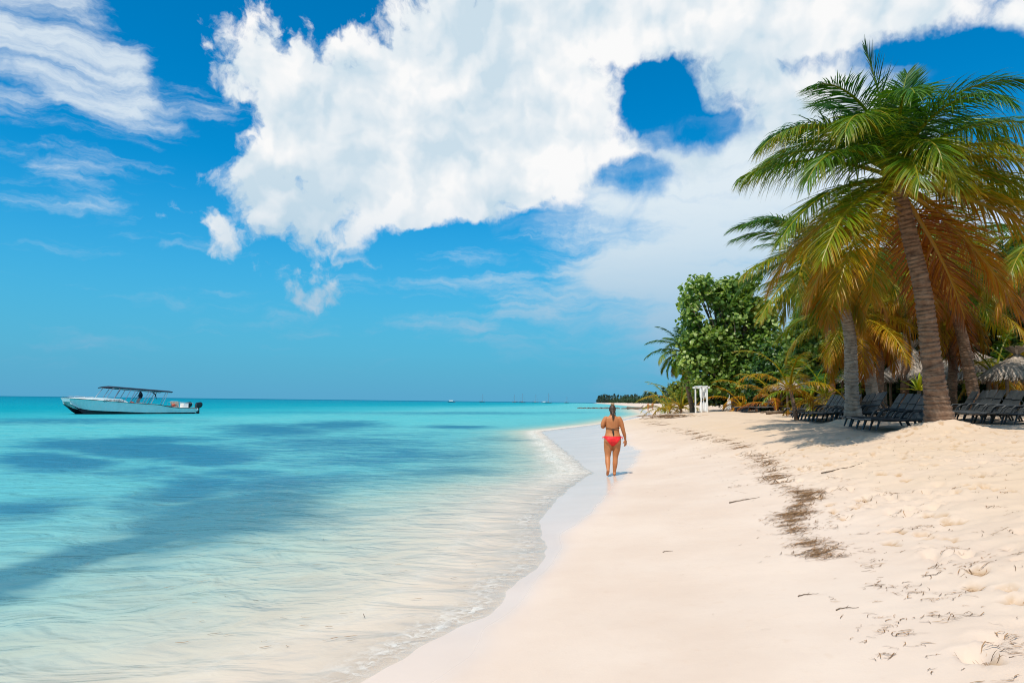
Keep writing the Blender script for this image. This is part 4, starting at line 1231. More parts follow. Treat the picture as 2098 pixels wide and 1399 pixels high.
    for k, x in enumerate(xs):
        q = k / 13; z = 2.36 + .42 * q - .10 * (q > .93) ; hw = 1.42 - .1 * q
        ys = np.linspace(-hw, hw, 9)
        topz = z + .13 * (1 - (ys / hw) ** 2)
        cv.append(np.concatenate([np.stack([np.full(9, x), ys, topz + .03], 1), np.stack([np.full(9, x), ys[::-1], topz[::-1] - .03], 1)]))
    mb = MB(); mb.loft(cv); can = mb.build('canopy', [M_NAVY], t, True)
    for sg in (-1, 1):
        mb = MB(); mb.tube([(xs[0] + .1, sg * 1.36, 2.30), (0, sg * 1.33, 2.52), (xs[-1] - .3, sg * 1.28, 2.72)], .03, 6)
        mb.build('canopy_rail', [M_STEEL], can)
    for x, dx, zt_ in ((2.4, .85, 2.68), (1.75, .75, 2.64), (.65, .7, 2.58), (.15, .65, 2.54), (-1.25, .8, 2.44), (-1.5, .75, 2.42), (-3.0, .65, 2.34), (-3.2, .6, 2.33)):
        for sg in (-1, 1):
            mb = MB(); mb.tube([(x + dx, sg * 1.5, float(sheer(x + dx)) - .02), (x, sg * 1.33, zt_)], .034, 6); mb.build('canopy_post', [M_STEEL], t)
    # helm, seats, gear
    mb = MB(); mb.loft([[(-1.3, -.5, .42), (-1.3, .5, .42), (-.5, .5, .42), (-.5, -.5, .42)], [(-1.25, -.45, 1.1), (-1.25, .45, 1.1), (-.7, .45, 1.25), (-.7, -.45, 1.25)]])
    cons = mb.build('console', [M_GEL], t)
    mb = MB(); mb.box((-.72, 0, 1.48), (.02, .8, .5), np.array(Matrix.Rotation(R(-25), 3, 'Y'))); mb.build('windscreen', [simple('smoked_acrylic', (.04, .06, .07), .1, .5)], cons)
    mb = MB(); mb.tube([(-1.36 - .02 * math.cos(a), .17 * math.cos(a), 1.12 + .17 * math.sin(a)) for a in np.linspace(0, 2 * PI, 16)], .015, 5); mb.build('steering_wheel', [M_BLACK], cons)
    for (x, y, w) in ((1.3, .0, 2.6), (.2, 0, 2.4)):
        mb = MB(); mb.box((x, y, .66), (.5, w, .46)); mb.box((x - .26, y, .98), (.1, w, .42)); mb.build('bench', [M_GEL], t)
    mb = MB(); mb.box((-4.55, .2, .98), (.12, 1.7, .75), np.array(Matrix.Rotation(R(12), 3, 'Y'))); mb.box((-4.2, .2, .72), (.6, 1.7, .3)); mb.build('stern_seat', [M_TEAK], t)
    mb = MB(); mb.box((-5.45, .55, .92), (.55, .8, .5)); mb.build('cooler_box', [M_GEL], t)
    mb = MB()
    for sg in (-1, 1):
        mb.tube([(-4.4, sg * 1.4, .6), (-4.5, sg * 1.4, 1.28), (-6.0, sg * 1.4, 1.22), (-6.1, sg * 1.4, .6)], .022, 6)
    mb.tube([(-4.5, -1.4, 1.28), (-4.5, 1.4, 1.28)], .022, 6); mb.build('stern_rail', [M_STEEL], t)
    for (x, y, z, rx) in ((1.75, 1.35, 1.25, .22), (.55, 1.42, 1.16, .24), (-3.9, 1.3, .95, .22)):
        mb = MB(); mb.ball((x, y, z), (rx, .14, .15), 7); mb.build('life_vest', [M_ORANGE], t, True)
    mb = MB()
    zz = np.linspace(0, 1, 8)
    mb.loft([[(-.35 - .12 * q - .16 * math.sin(q * 3), 1.3, 2.42 - .75 * q), (-.25 + .12 * q + .06 * math.sin(q * 4), 1.28 + .05 * math.sin(6 * q), 2.42 - .75 * q), (-.25 + .1 * q, 1.26, 2.42 - .75 * q), (-.35 - .1 * q, 1.27, 2.42 - .75 * q)] for q in zz])
    mb.build('flag', [M_NAVY], t, True)
    mb = MB(); mb.tube([(-1.6, .9, 2.4), (-2.0, 1.0, 2.1), (-2.1, 1.1, 1.6)], [.03, .07, .03], 6); mb.build('rolled_curtain', [M_NAVY], t, True)
    # outboards
    for y in (-1.2, 1.2):
        mb = MB(); mb.loft([[(-6.45 - a, y - b, z), (-6.45 - a, y + b, z), (-6.45 - a - L, y + b * .8, z + .05), (-6.45 - a - L, y - b * .8, z + .05)] for (a, b, L, z) in ((.05, .12, .3, .55), (.0, .2, .62, .72), (.0, .22, .70, .95), (.04, .2, .62, 1.15), (.12, .12, .4, 1.26))])
        eng = mb.build('outboard_motor', [M_BLACK], t)
        mb = MB(); mb.loft([[(-6.5, y - .06, .6), (-6.5, y + .06, .6), (-6.85, y + .06, .6), (-6.85, y - .06, .6)], [(-6.62, y - .05, -.45), (-6.62, y + .05, -.45), (-6.9, y + .05, -.45), (-6.9, y - .05, -.45)]]); mb.build('motor_leg', [M_BLACK], eng)
    mb = MB(); mb.ball((-6.3, 1.62, .45), (.24, .16, .2), 8); mb.build('fender', [M_GEL], t, True)
    for sg in (-1, 1):
        mb = MB(); mb.tube([(5.9, sg * .9, 1.62), (5.7, sg * .9, 1.80), (4.2, sg * 1.15, 1.74), (3.9, sg * 1.15, 1.55)], .02, 6); mb.build('bow_rail', [M_STEEL], t)
    # the name on the side
    cu = bpy.data.curves.new('boat_name', 'FONT'); cu.body = 'CENTURION 2'; cu.size = .30; cu.extrude = .004; cu.align_x = 'CENTER'
    cu.shear = .15
    tmp = bpy.data.objects.new('tmp_text', cu); COL.objects.link(tmp)
    dg = bpy.context.evaluated_depsgraph_get(); me = bpy.data.meshes.new_from_object(tmp.evaluated_get(dg)); bpy.data.objects.remove(tmp)
    me.materials.clear(); me.materials.append(M_TEXT)
    nm = obj('boat_name', me, t)
    # reads from outside on the port side (+y local): text x runs aft
    nm.matrix_local = Matrix.Translation((2.45, 1.70, 1.29)) @ Matrix(((-1, 0, 0), (0, 0, 1), (0, 1, 0))).to_4x4() @ Matrix.Rotation(R(2.5), 4, 'Z') @ Matrix.Diagonal((1.0, 1.0, 1.0, 1.0))
    # fascia board that carries the name, above the rail
    mb = MB(); mb.loft([[(x, yo - .05, zs), (x, yo - .10, zs + h), (x, yo - .16, zs + h), (x, yo - .13, zs)] for (x, yo, yc, yi, zk, zc, yoc, zs, zt), h in [(r, float(np.interp(r[0], [1.0, 1.6, 4, 6.2], [.02, .30, .26, .06]))) for r in rings_b if r[0] > .9]])
    mb.build('bulwark', [M_GEL], t)
catamaran()

# ---------------------------------------------------------------- far boats
M_FARHULL = simple('far_boat_hull', (0.16, 0.19, 0.22), 0.5, 0.3, 0.1)
M_MAST = simple('far_mast', (0.20, 0.24, 0.28), 0.5, 0.3, 0.1)
def far_hull(mb, L, B_, H):
    rr = []
    for q in np.linspace(0, 1, 9):
        x = -L / 2 + L * q; w = B_ / 2 * (1 - max(0, (q - .35) / .65) ** 2.2) * (.75 + .25 * min(1, q * 4)) + .02; s = H * (.85 + .25 * q * q)
        rr.append([(x, -w, s), (x, -w * .7, .1), (x, 0, -.3), (x, w * .7, .1), (x, w, s)])
    mb.loft(rr)
def sailboat(px, label, top_py, rz, cat2=False, mast=16.0):
    hor = 812 + 0.0112 * px
    Y = F_PX * (mast + .8 - EYE) / (hor + 1.0 - top_py)
    Y = min(Y, 1500)
    x = at(px, 820, Y)[0]
    t = thing('sailing_yacht', label, 'sailboat', (x, Y, 0), rz, 'yachts anchored on the horizon')
    mb = MB(); far_hull(mb, 12.5, 3.8, 1.2); mb.build('hull', [M_FARHULL], t)
    mb = MB(); mb.loft([[(-2.5, -1.1, 1.15), (-2.5, 1.1, 1.15), (2.4, .8, 1.2), (2.4, -.8, 1.2)], [(-2.2, -.9, 1.9), (-2.2, .9, 1.9), (1.4, .6, 1.75), (1.4, -.6, 1.75)]]); mb.build('cabin', [M_FARHULL], t)
    mb = MB(); mb.tube([(.8, 0, 1.0), (.8, 0, mast + .8)], [.28, .20], 6); mb.build('mast', [M_MAST], t)
    mb = MB(); mb.tube([(.7, 0, 2.6), (-4.4, 0, 2.7)], [.28, .22], 6); mb.build('boom', [M_MAST], t)
    
    for e in (6.0, -6.0):
        mb = MB(); mb.tube([(.8, 0, mast + .5), (e, 0, 1.5)], .06, 4); mb.build('stay', [M_MAST], t)
sailboat(988, 'lone yacht with bare mast right of the far motor boat on the horizon', 810, R(10))
sailboat(1055, 'short masted yacht, left one of the horizon pair', 812, R(160))
sailboat(1070, 'tall masted yacht close beside a shorter one on the horizon', 808, R(20))
sailboat(1097, 'yacht with bare mast between the pair and the tallest mast', 810, R(-15))
sailboat(1123, 'yacht with the tallest mast near the middle of the horizon', 807.5, R(8))
sailboat(1161, 'small rightmost yacht on the horizon, nearest the headland', 817, R(30), mast=13)
def far_motor(px, label, Y, rz, canopy=True):
    x = at(px, 820, Y)[0]
    t = thing('motor_boat', label, 'boat', (x, Y, 0), rz)
    mb = MB(); far_hull(mb, 11, 3.4, 1.3); mb.build('hull', [M_FARHULL], t)
    mb = MB(); mb.box((-.6, 0, 2.2), (5.5, 2.6, 1.5)); mb.build('cabin', [M_GEL], t)
    mb = MB(); mb.box((-.8, 0, 3.1), (7, 3, .15)); mb.build('roof', [M_GEL], t)
far_motor(925, 'small white roofed motor boat far out on the horizon', 1000, R(5))
far_motor(1114, 'low dark boat between two masts on the horizon', 1400, R(175))

# ---------------------------------------------------------------- headland wood, rocks, far people
M_ROCK = bark_material('dark_rock', (0.10, 0.085, 0.07), (0.2, 0.17, 0.14), (0.05, 0.045, 0.04))
def rock_mesh(seed):
    g = np.random.default_rng(seed); bm = bmesh.new(); bmesh.ops.create_icosphere(bm, subdivisions=2, radius=1.0)
    for v in bm.verts:
        p = np.array(v.co); k = 1 + .35 * float(perlin(np.array([p[0] * 1.3 + seed]), np.array([p[1] * 1.3 + p[2] * 1.7]))[0]) * 2 + g.normal(0, .04)
        v.co = Vector(p * k)
    me = bpy.data.meshes.new('rock'); bm.to_mesh(me); bm.free(); me.materials.append(M_ROCK); return me
RK = [rock_mesh(s) for s in (1, 2, 3, 4, 5)]
_g = np.random.default_rng(5)
for k in range(46):
    q = k / 45
    px = 1186 + 150 * q + _g.normal(0, 1.5)
    py = 838.2 - 0.6 * q + _g.normal(0, .25)
    d = ray(px, py); tt = EYE / -d[2]; x, y = d[0] * tt, d[1] * tt
    y = 205 + _g.normal(0, 2.0); x = at(px, 838, y)[0]
    s = _g.uniform(.25, .75) * (.7 + .5 * q)
    o = obj('rock', RK[k % 5], None, (x, y, max(.05, gz(x, y)) + s * .05), (_g.normal(0, .2), _g.normal(0, .2), _g.random() * 6), (s * 1.6, s, s * .55))
    tag(o, 'dark wet rock in the low reef line running out from the far beach', 'rock', 'rocks of the low reef line')

def driftwood(label, px, py, Y, L, seed, ang=0.0, r=.12):
    g = np.random.default_rng(seed); p = at(px, py, Y); z = gz(p[0], Y)
    mb = MB(); pts = [(L * (u - .5), .15 * L * math.sin(u * 3) * .3, r * .7 + .05 * g.random()) for u in np.linspace(0, 1, 8)]
    mb.tube(pts, [r * (1 - .6 * u) * g.uniform(.8, 1.2) for u in np.linspace(0, 1, 8)], 8)
    mb.tube([pts[3], (pts[3][0] + .12 * L, .1 * L, .12 * L)], [r * .6, r * .15], 6)
    o = mb.build('driftwood', [M_WOOD], None, True, loc=(p[0], Y, z), rot=(0, 0, ang))
    tag(o, label, 'driftwood')
driftwood('long driftwood log lying on the distant beach beside the two walkers', 1318, 838, 190, 9, 1, .1, .35)
driftwood('pale fallen branch at the foot of the young palm by the far loungers', 1580, 848, 38, 1.6, 2, .5, .05)
driftwood('dark log lying behind the young palms', 1612, 838, 35, 2.2, 3, .2, .10)

def far_wood():
    """distant wood on the headland, too far to tell its trees apart"""
    g = np.random.default_rng(8)
    V = []; Q = []; C = []; n = 0
    def crown(x, y, z, r, h, palmy, col):
        nonlocal n
        m = 46
        if palmy:
            a = g.random(m) * 2 * PI; e = g.uniform(-.7, 1.2, m); L = r * g.uniform(.7, 1.2, m)
            tip = np.stack([np.cos(a) * np.cos(e) * L, np.sin(a) * np.cos(e) * L, h + np.sin(e) * L - .25 * L], 1)
            root = np.zeros((m, 3)); root[:, 2] = h
            sd = np.stack([-np.sin(a), np.cos(a), np.zeros(m)], 1) * (r * .12)
            mid = (tip + root) / 2 + np.array([0, 0, .16 * r])
            q = np.stack([root, mid - sd, tip, mid + sd], 1)
            tr = np.array([[[-.2, 0, 0], [.2, 0, 0], [.16, 0, h], [-.16, 0, h]]])
            q = np.concatenate([q, tr])
        else:
            d = g.normal(size=(m * 2, 3)); d /= np.linalg.norm(d, axis=1)[:, None]
            c = d * np.array([r, r, h * .5]) * (g.random(m * 2) ** .3)[:, None] + np.array([0, 0, h * .5])
            c[:, 2] = np.maximum(c[:, 2], .1)
            u = g.normal(size=(m * 2, 3)); u /= np.linalg.norm(u, axis=1)[:, None]; w = np.cross(u, d); s = r * .22
            q = np.stack([c - u * s, c - w * s, c + u * s, c + w * s], 1)
        q = q + np.array([x, y, z])
        V.append(q.reshape(-1, 3)); Q.append(n + np.arange(len(q) * 4).reshape(-1, 4)); n += len(q) * 4
        C.append(np.repeat(np.array(col)[None] * g.uniform(.6, 1.4, len(q))[:, None], 4, axis=0))
    for k in range(330):                                  # headland
        f = g.random() ** .8
        y = 1150 + 360 * g.random(); x = np.interp(y, _SHY, _SHX) + 8 + g.random() ** 1.5 * 190
        pal = g.random() < .4
        crown(x, y, 1.5, 3.5, g.uniform(9, 13.5) if pal else g.uniform(6, 10.5), pal, (.022, .05, .03))
    for k in range(260):                                  # nearer shore strip
        y = 330 + 800 * g.random() ** 1.4; x = np.interp(y, _SHY, _SHX) + 14 + g.random() * 60
        pal = g.random() < .3
        crown(x, y, 1.6, 3.2, g.uniform(5, 9) if pal else g.uniform(3, 7), pal, (.03, .065, .022))
    for k in range(90):
        y = 190 + 150 * g.random(); x = np.interp(y, _SHY, _SHX) + 12 + g.random() * 35
        pal = g.random() < .35
        crown(x, y, 1.6, 2.6, g.uniform(4, 8) if pal else g.uniform(2, 4.5), pal, (.045, .075, .02))
    o = obj('far_wood', mesh_np('far_wood', np.concatenate(V), [np.concatenate(Q)], False, [M_LEAF], None, np.concatenate(C)))
    tag(o, 'dark palm wood covering the distant headland and shore', 'wood', kind='stuff')
far_wood()
# ---------------------------------------------------------------- people
def skin_material(name, a, b):
    m, B = mat(name)
    tc = B.n('ShaderNodeTexCoord').outputs['Object']
    n = B.noise(tc, 7, 4, 0.6)
    c = B.mix(B.map(n, 0.3, 0.7), a, b)
    bs = B.n('ShaderNodeBsdfPrincipled')
    B.t.links.new(c, bs.inputs['Base Color']); bs.inputs['Roughness'].default_value = 0.55; bs.inputs['Specular IOR Level'].default_value = 0.3
    bs.inputs['Subsurface Weight'].default_value = 0.08; bs.inputs['Subsurface Radius'].default_value = (.012, .005, .003)
    B.put(bs.inputs['Normal'], bump(B, B.noise(tc, 60, 3, .5), .08, .004))
    finish(B, bs.outputs[0]); return m
M_SKIN = skin_material('tanned_skin', (0.43, 0.155, 0.055), (0.50, 0.195, 0.075))
M_HAIR = simple('brown_hair', (0.055, 0.030, 0.017), 0.5, 0.4, 0.45, 30, 0.4)
M_HAIR2 = simple('sun_bleached_hair', (0.30, 0.19, 0.10), 0.5, 0.4, 0.35, 30, 0.4)
M_BIKINI = simple('red_bikini_fabric', (0.75, 0.018, 0.022), 0.55, 0.35, 0.1, 12)
M_TIE = simple('dark_tie_fabric', (0.03, 0.026, 0.02), 0.7, 0.3, 0.2, 12)
M_EYE = simple('eye', (0.5, 0.48, 0.45), 0.2, 0.5, 0.05)

def ell(cx, cy, z, rx, ry, n=20, tilt=0.0):
    th = np.linspace(0, 2 * PI, n, endpoint=False)
    return np.stack([cx + rx * np.cos(th), cy + ry * np.sin(th), z + tilt * np.sin(th)], 1)

def person_body(P, vox=0.008):
    """one continuous body: overlapping solids fused by a voxel remesh and relaxed.  Local frame: faces +y, stands on z = 0"""
    mb = MB()
    mb.loft([ell(*r) for r in P['torso']])
    for c, r in P.get('balls', []): mb.ball(c, r, 10)
    for pts, rad in P['limbs']:
        pts = np.array(pts, float); rad = np.array(rad, float)
        t = np.linspace(0, 1, len(pts)); tt = np.linspace(0, 1, len(pts) * 5)
        # smooth the joints a little
        pp = np.stack([np.interp(tt, t, pts[:, k]) for k in range(3)], 1); rr = np.interp(tt, t, rad)
        for _ in range(2): pp[1:-1] = (pp[:-2] + 2 * pp[1:-1] + pp[2:]) / 4; rr[1:-1] = (rr[:-2] + 2 * rr[1:-1] + rr[2:]) / 4
        mb.tube(pp, rr, 14)
        mb.ball(pp[0], rr[0], 7); mb.ball(pp[-1], rr[-1], 7)
    me = mb.mesh('body_src', [])
    o = obj('body_src', me)
    md = o.modifiers.new('r', 'REMESH'); md.mode = 'VOXEL'; md.voxel_size = vox; md.use_smooth_shade = True
    sm = o.modifiers.new('s', 'SMOOTH'); sm.factor = .5; sm.iterations = P.get('smooth', 5)
    dg = bpy.context.evaluated_depsgraph_get()
    out = bpy.data.meshes.new_from_object(o.evaluated_get(dg))
    bpy.data.objects.remove(o)
    out.name = 'body'
    return out

def hand(wrist, direction, palm_n, thumb_side, s=1.0, curl=.5):
    """palm slab plus five separate bent fingers"""
    w = np.array(wrist, float); d = np.array(direction, float); d /= np.linalg.norm(d)
    nrm = np.array(palm_n, float); nrm -= d * np.dot(d, nrm); nrm /= np.linalg.norm(nrm)
    sd = np.cross(d, nrm) * thumb_side
    L = []
    for k in (-.027, -.009, .009, .027):
        L.append(([w, w + d * .04 * s + sd * k * s, w + d * .088 * s + sd * k * s], [.020 * s, .015 * s, .012 * s]))
    for k, ln in ((-.029, .062), (-.010, .075), (.010, .078), (.029, .070)):
        b = w + d * .088 * s + sd * k * s * 1.1
        a = b + (d * math.cos(curl * .4) + nrm * math.sin(curl * .4)) * ln * .45 * s
        c = a + (d * math.cos(curl) + nrm * math.sin(curl)) * ln * .32 * s
        e = c + (d * math.cos(curl * 1.5) + nrm * math.sin(curl * 1.5)) * ln * .25 * s
        L.append(([b, a, c, e], [.0095 * s, .009 * s, .008 * s, .0068 * s]))
    b = w + d * .022 * s + sd * .028 * s
    L.append(([b, b + (d * .75 + sd * .6 + nrm * .25) * .032 * s, b + (d * 1.0 + sd * .55 + nrm * .4) * .062 * s], [.013 * s, .011 * s, .0085 * s]))
    return L

def subset(me, test, push, name, mt):
    """a garment cut from the body's own surface and lifted off it"""
    n = len(me.vertices)
    co = np.empty(n * 3); me.vertices.foreach_get('co', co); co = co.reshape(-1, 3)
    no = np.empty(n * 3); me.vertices.foreach_get('normal', no); no = no.reshape(-1, 3)
    keep = test(co)
    q = [list(p.vertices) for p in me.polygons if all(keep[v] for v in p.vertices)]
    q4 = np.array([p for p in q if len(p) == 4]); q3 = np.array([p for p in q if len(p) == 3])
    used = np.unique(np.concatenate([q4.ravel(), q3.ravel() if len(q3) else np.array([], int)]).astype(int))
    idx = np.full(n, -1); idx[used] = np.arange(len(used))
    V = co[used] + no[used] * push
    return mesh_np(name, V, [idx[q4]] + ([idx[q3]] if len(q3) else []), True, [mt])

def woman():
    g = at(1255, 975, 16.6)
    x, y = g[0], g[1]
    t = thing('person', 'woman in red bikini bottoms walking away along the wet sand', 'person', (x, y, gz(x, y) + 0.004), R(-3))
    torso = [(0, -.005, .70, .10, .085), (0, -.012, .745, .165, .125), (0, -.02, .80, .196, .142), (0, -.02, .86, .200, .145), (0, -.012, .92, .186, .13), (0, 0, .99, .166, .112),
             (0, .005, 1.06, .156, .105), (0, .005, 1.13, .160, .108), (0, .003, 1.20, .168, .110), (0, 0, 1.27, .175, .106), (0, -.004, 1.325, .168, .092), (0, -.006, 1.365, .125, .074), (0, 0, 1.395, .075, .062), (0, .008, 1.43, .054, .055), (0, .016, 1.47, .053, .055)]
    limbs = [
        # planted right leg
        ([(.095, -.01, .80), (.090, .005, .62), (.070, .01, .47), (.064, .0, .40), (.058, -.02, .28), (.045, -.022, .14), (.040, -.02, .075)], [.108, .096, .070, .060, .062, .042, .036]),
        ([(.040, -.035, .045), (.045, .03, .045), (.052, .11, .028), (.056, .155, .022)], [.040, .034, .030, .020]),
        # trailing left leg, pushing off its toes
        ([(-.098, -.01, .80), (-.105, .0, .62), (-.112, -.01, .48), (-.116, -.035, .41), (-.120, -.12, .30), (-.122, -.20, .19), (-.124, -.225, .145)], [.110, .098, .072, .062, .062, .042, .037]),
        ([(-.124, -.245, .135), (-.128, -.20, .085), (-.132, -.165, .042), (-.134, -.115, .024)], [.038, .036, .032, .022]),
        # right arm hanging out from the side
        ([(.155, -.005, 1.325), (.198, -.01, 1.25), (.232, -.02, 1.12), (.255, -.02, 1.03), (.285, .0, .94), (.302, .02, .845)], [.060, .058, .050, .044, .040, .026]),
        # left arm: elbow back at the side, forearm raised in front
        ([(-.155, -.005, 1.325), (-.205, -.015, 1.25), (-.235, -.02, 1.165), (-.225, .03, 1.125), (-.17, .14, 1.16), (-.11, .22, 1.22)], [.060, .057, .050, .046, .038, .026]),
    ]
    limbs += hand((.304, .024, .835), (.06, .08, -1), (-.6, .8, 0), -1, 1.0, .55)
    limbs += hand((-.105, .226, 1.225), (.5, .55, .6), (.3, .2, -.6), 1, 1.0, .6)
    balls = [((0, .025, 1.545), (.072, .092, .10)), ((0, .04, 1.495), (.056, .066, .062)), ((0, .118, 1.53), (.012, .018, .018)), ((.073, .02, 1.535), (.010, .02, .03)), ((-.073, .02, 1.535), (.010, .02, .03)),
             ((.085, -.085, .815), (.095, .075, .095)), ((-.085, -.085, .815), (.095, .075, .095)), ((.07, .085, 1.20), (.07, .055, .065)), ((-.07, .085, 1.20), (.07, .055, .065)), ((0, .108, 1.48), (.022, .012, .008))]
    body = person_body(dict(torso=torso, limbs=limbs, balls=balls, smooth=4), .0075)
    body.materials.append(M_SKIN)
    obj('body', body, t)
    # bikini bottoms: a full triangle behind, ties at the hips
    def bottoms(c):
        ax = np.abs(c[:, 0]); z = c[:, 2]
        up = .918 + .012 * (ax / .2) ** 2
        lo = np.interp(ax, [0, .04, .10, .17, .21], [.68, .70, .765, .855, .885])
        return (z < up) & (z > lo) & (ax < .215)
    obj('bikini_bottoms', subset(body, bottoms, .006, 'bikini_bottoms', M_BIKINI), t)
    for sg in (-1, 1):
        mb = MB()
        mb.tube([(sg * .195, -.02, .90), (sg * .225, -.03, .885), (sg * .222, -.035, .84)], [.008, .007, .005], 6); mb.tube([(sg * .195, -.02, .90), (sg * .232, -.02, .905), (sg * .238, -.03, .87)], [.008, .006, .004], 6)
        mb.build('hip_tie', [M_BIKINI], t, True)
    # bikini top: cups in front, string across the back, loose ends
    obj('bikini_top', subset(body, lambda c: (c[:, 1] > .045) & (c[:, 2] > 1.14) & (c[:, 2] < 1.26 - .25 * np.abs(np.abs(c[:, 0]) - .07)) & (np.abs(c[:, 0]) < .15), .006, 'bikini_top', M_TIE), t)
    mb = MB(); th = np.linspace(-PI, 0, 18)
    mb.tube([(.172 * math.cos(a), .004 + .116 * math.sin(a), 1.085 + .03 * abs(math.cos(a))) for a in th], .006, 6)
    mb.tube([(0, -.118, 1.085), (.012, -.125, 1.03), (.018, -.13, .955), (.014, -.148, .905)], [.012, .022, .018, .006], 6, flat=.6)
    mb.tube([(0, -.118, 1.085), (-.01, -.125, 1.03), (.0, -.128, .97), (.01, -.135, .94)], [.012, .018, .014, .006], 6, flat=.6)
    mb.build('back_string', [M_TIE], t, True)
    # hair: cap, bun, tail
    mb = MB(); mb.ball((0, .005, 1.552), (.081, .098, .104), 12); mb.ball((0, -.05, 1.50), (.066, .05, .075), 9)
    hair = mb.build('hair', [M_HAIR], t, True)
    mb = MB(); mb.ball((0, -.02, 1.665), (.045, .045, .038), 9); mb.ball((.014, -.025, 1.68), (.03, .03, .025), 7); mb.build('hair_bun', [M_HAIR2], hair, True)
    mb = MB(); mb.tube([(0, -.085, 1.50), (.0, -.115, 1.43), (.004, -.118, 1.36), (.0, -.112, 1.28)], [.03, .03, .022, .006], 9); mb.tube([(.062, -.02, 1.48), (.07, -.03, 1.40)], [.012, .004], 6); mb.build('hair_tail', [M_HAIR], hair, True)
    for sg in (-1, 1):
        mb = MB(); mb.ball((sg * .028, .104, 1.548), .011, 6); mb.build('eye', [M_EYE], t, True)
woman()

def walker(px, py, Y, label, shorts, rz, seed, h=1.0):
    x = at(px, py, Y)[0]
    t = thing('person', label, 'person', (x, Y, max(0, gz(x, Y))), rz, 'two people far along the beach')
    torso = [(0, 0, .78, .14, .1), (0, -.01, .88, .175, .12), (0, 0, 1.05, .16, .11), (0, 0, 1.2, .18, .12), (0, 0, 1.36, .19, .11), (0, 0, 1.44, .1, .08), (0, .01, 1.5, .055, .055)]
    limbs = [([(.09, 0, .85), (.10, .06, .47), (.09, -.02, .08)], [.095, .062, .04]), ([(.09, -.03, .045), (.09, .14, .025)], [.04, .025]),
             ([(-.09, 0, .85), (-.10, -.04, .48), (-.10, -.2, .12)], [.095, .062, .04]), ([(-.1, -.22, .08), (-.1, -.06, .03)], [.04, .025]),
             ([(.19, 0, 1.38), (.25, -.05, 1.1), (.27, .08, .88), (.27, .12, .76)], [.055, .042, .03, .03]), ([(-.19, 0, 1.38), (-.25, .05, 1.1), (-.26, .2, .92), (-.26, .26, .82)], [.055, .042, .03, .03])]
    b = person_body(dict(torso=torso, limbs=limbs, balls=[((0, .02, 1.60), (.075, .095, .115)), ((0, .12, 1.58), (.012, .015, .02))], smooth=3), .016)
    b.materials.append(M_SKIN); obj('body', b, t)
    obj('shorts', subset(b, lambda c: (c[:, 2] > .66) & (c[:, 2] < 1.0) & (np.abs(c[:, 0]) < .2), .012, 'shorts', shorts), t)
    mb = MB(); mb.ball((0, 0, 1.625), (.085, .10, .105), 7); mb.build('hair', [M_HAIR], t, True)
    t.scale = (h, h, h)
walker(1328, 840, 150, 'left of the two far walkers on the distant beach', simple('orange_shorts', (.5, .16, .05), .8), R(170), 1)
walker(1337, 840, 151, 'right of the two far walkers on the distant beach', simple('brown_shorts', (.28, .10, .05), .8), R(185), 2, .96)
# ---------------------------------------------------------------- dried seaweed and small litter on the sand
M_WEED = None
def weed_material():
    m, B = mat('dried_seaweed')
    c = B.n('ShaderNodeAttribute', attribute_name='tint').outputs['Color']
    finish(B, principled(B, c, 0.8, 0.2)); return m
M_WEED = weed_material()
def strands(P, L, W, curve, az, g, lift=.012, z=None, tone=None):
    """P (m,2) places; flat curled ribbons lying on the sand"""
    m = len(P); st = 5
    u = np.linspace(-.5, .5, st)
    ang = az[:, None] + curve[:, None] * u[None, :]
    dx = np.cos(ang) * L[:, None] / (st - 1); dy = np.sin(ang) * L[:, None] / (st - 1)
    x = P[:, 0:1] + np.cumsum(dx, 1) - dx.sum(1, keepdims=True) / 2; y = P[:, 1:2] + np.cumsum(dy, 1) - dy.sum(1, keepdims=True) / 2
    zz = ground(x, y) + (dents(x.ravel(), y.ravel()).reshape(x.shape) if z is None else 0) if z is None else np.full_like(x, z)
    zz = zz + .004 + lift * np.abs(np.sin(np.linspace(0, PI, st)[None, :] * g.uniform(.5, 2, (m, 1)) + g.random((m, 1)) * 3))
    nx, ny = -np.sin(ang), np.cos(ang)
    w = W[:, None] * np.array([.4, 1, 1, .9, .2])[None, :] / 2
    tw = g.uniform(-.3, .3, (m, 1))
    A = np.stack([x - nx * w, y - ny * w, zz - w * tw], -1); Bv = np.stack([x + nx * w, y + ny * w, zz + w * tw], -1)
    V = np.stack([A, Bv], 2).reshape(-1, 3)
    b = np.arange(m)[:, None] * st * 2 + np.arange(st - 1)[None, :] * 2
    Q = np.stack([b, b + 1, b + 3, b + 2], -1).reshape(-1, 4)
    c = np.array([.20, .12, .06])[None] * g.uniform(.45, 1.9, (m, 1)) * np.array([1, 1, 1])
    c = c * (1 - g.random((m, 1)) * np.array([[0, .15, .3]]))
    return V, Q, np.repeat(c, st * 2, axis=0)

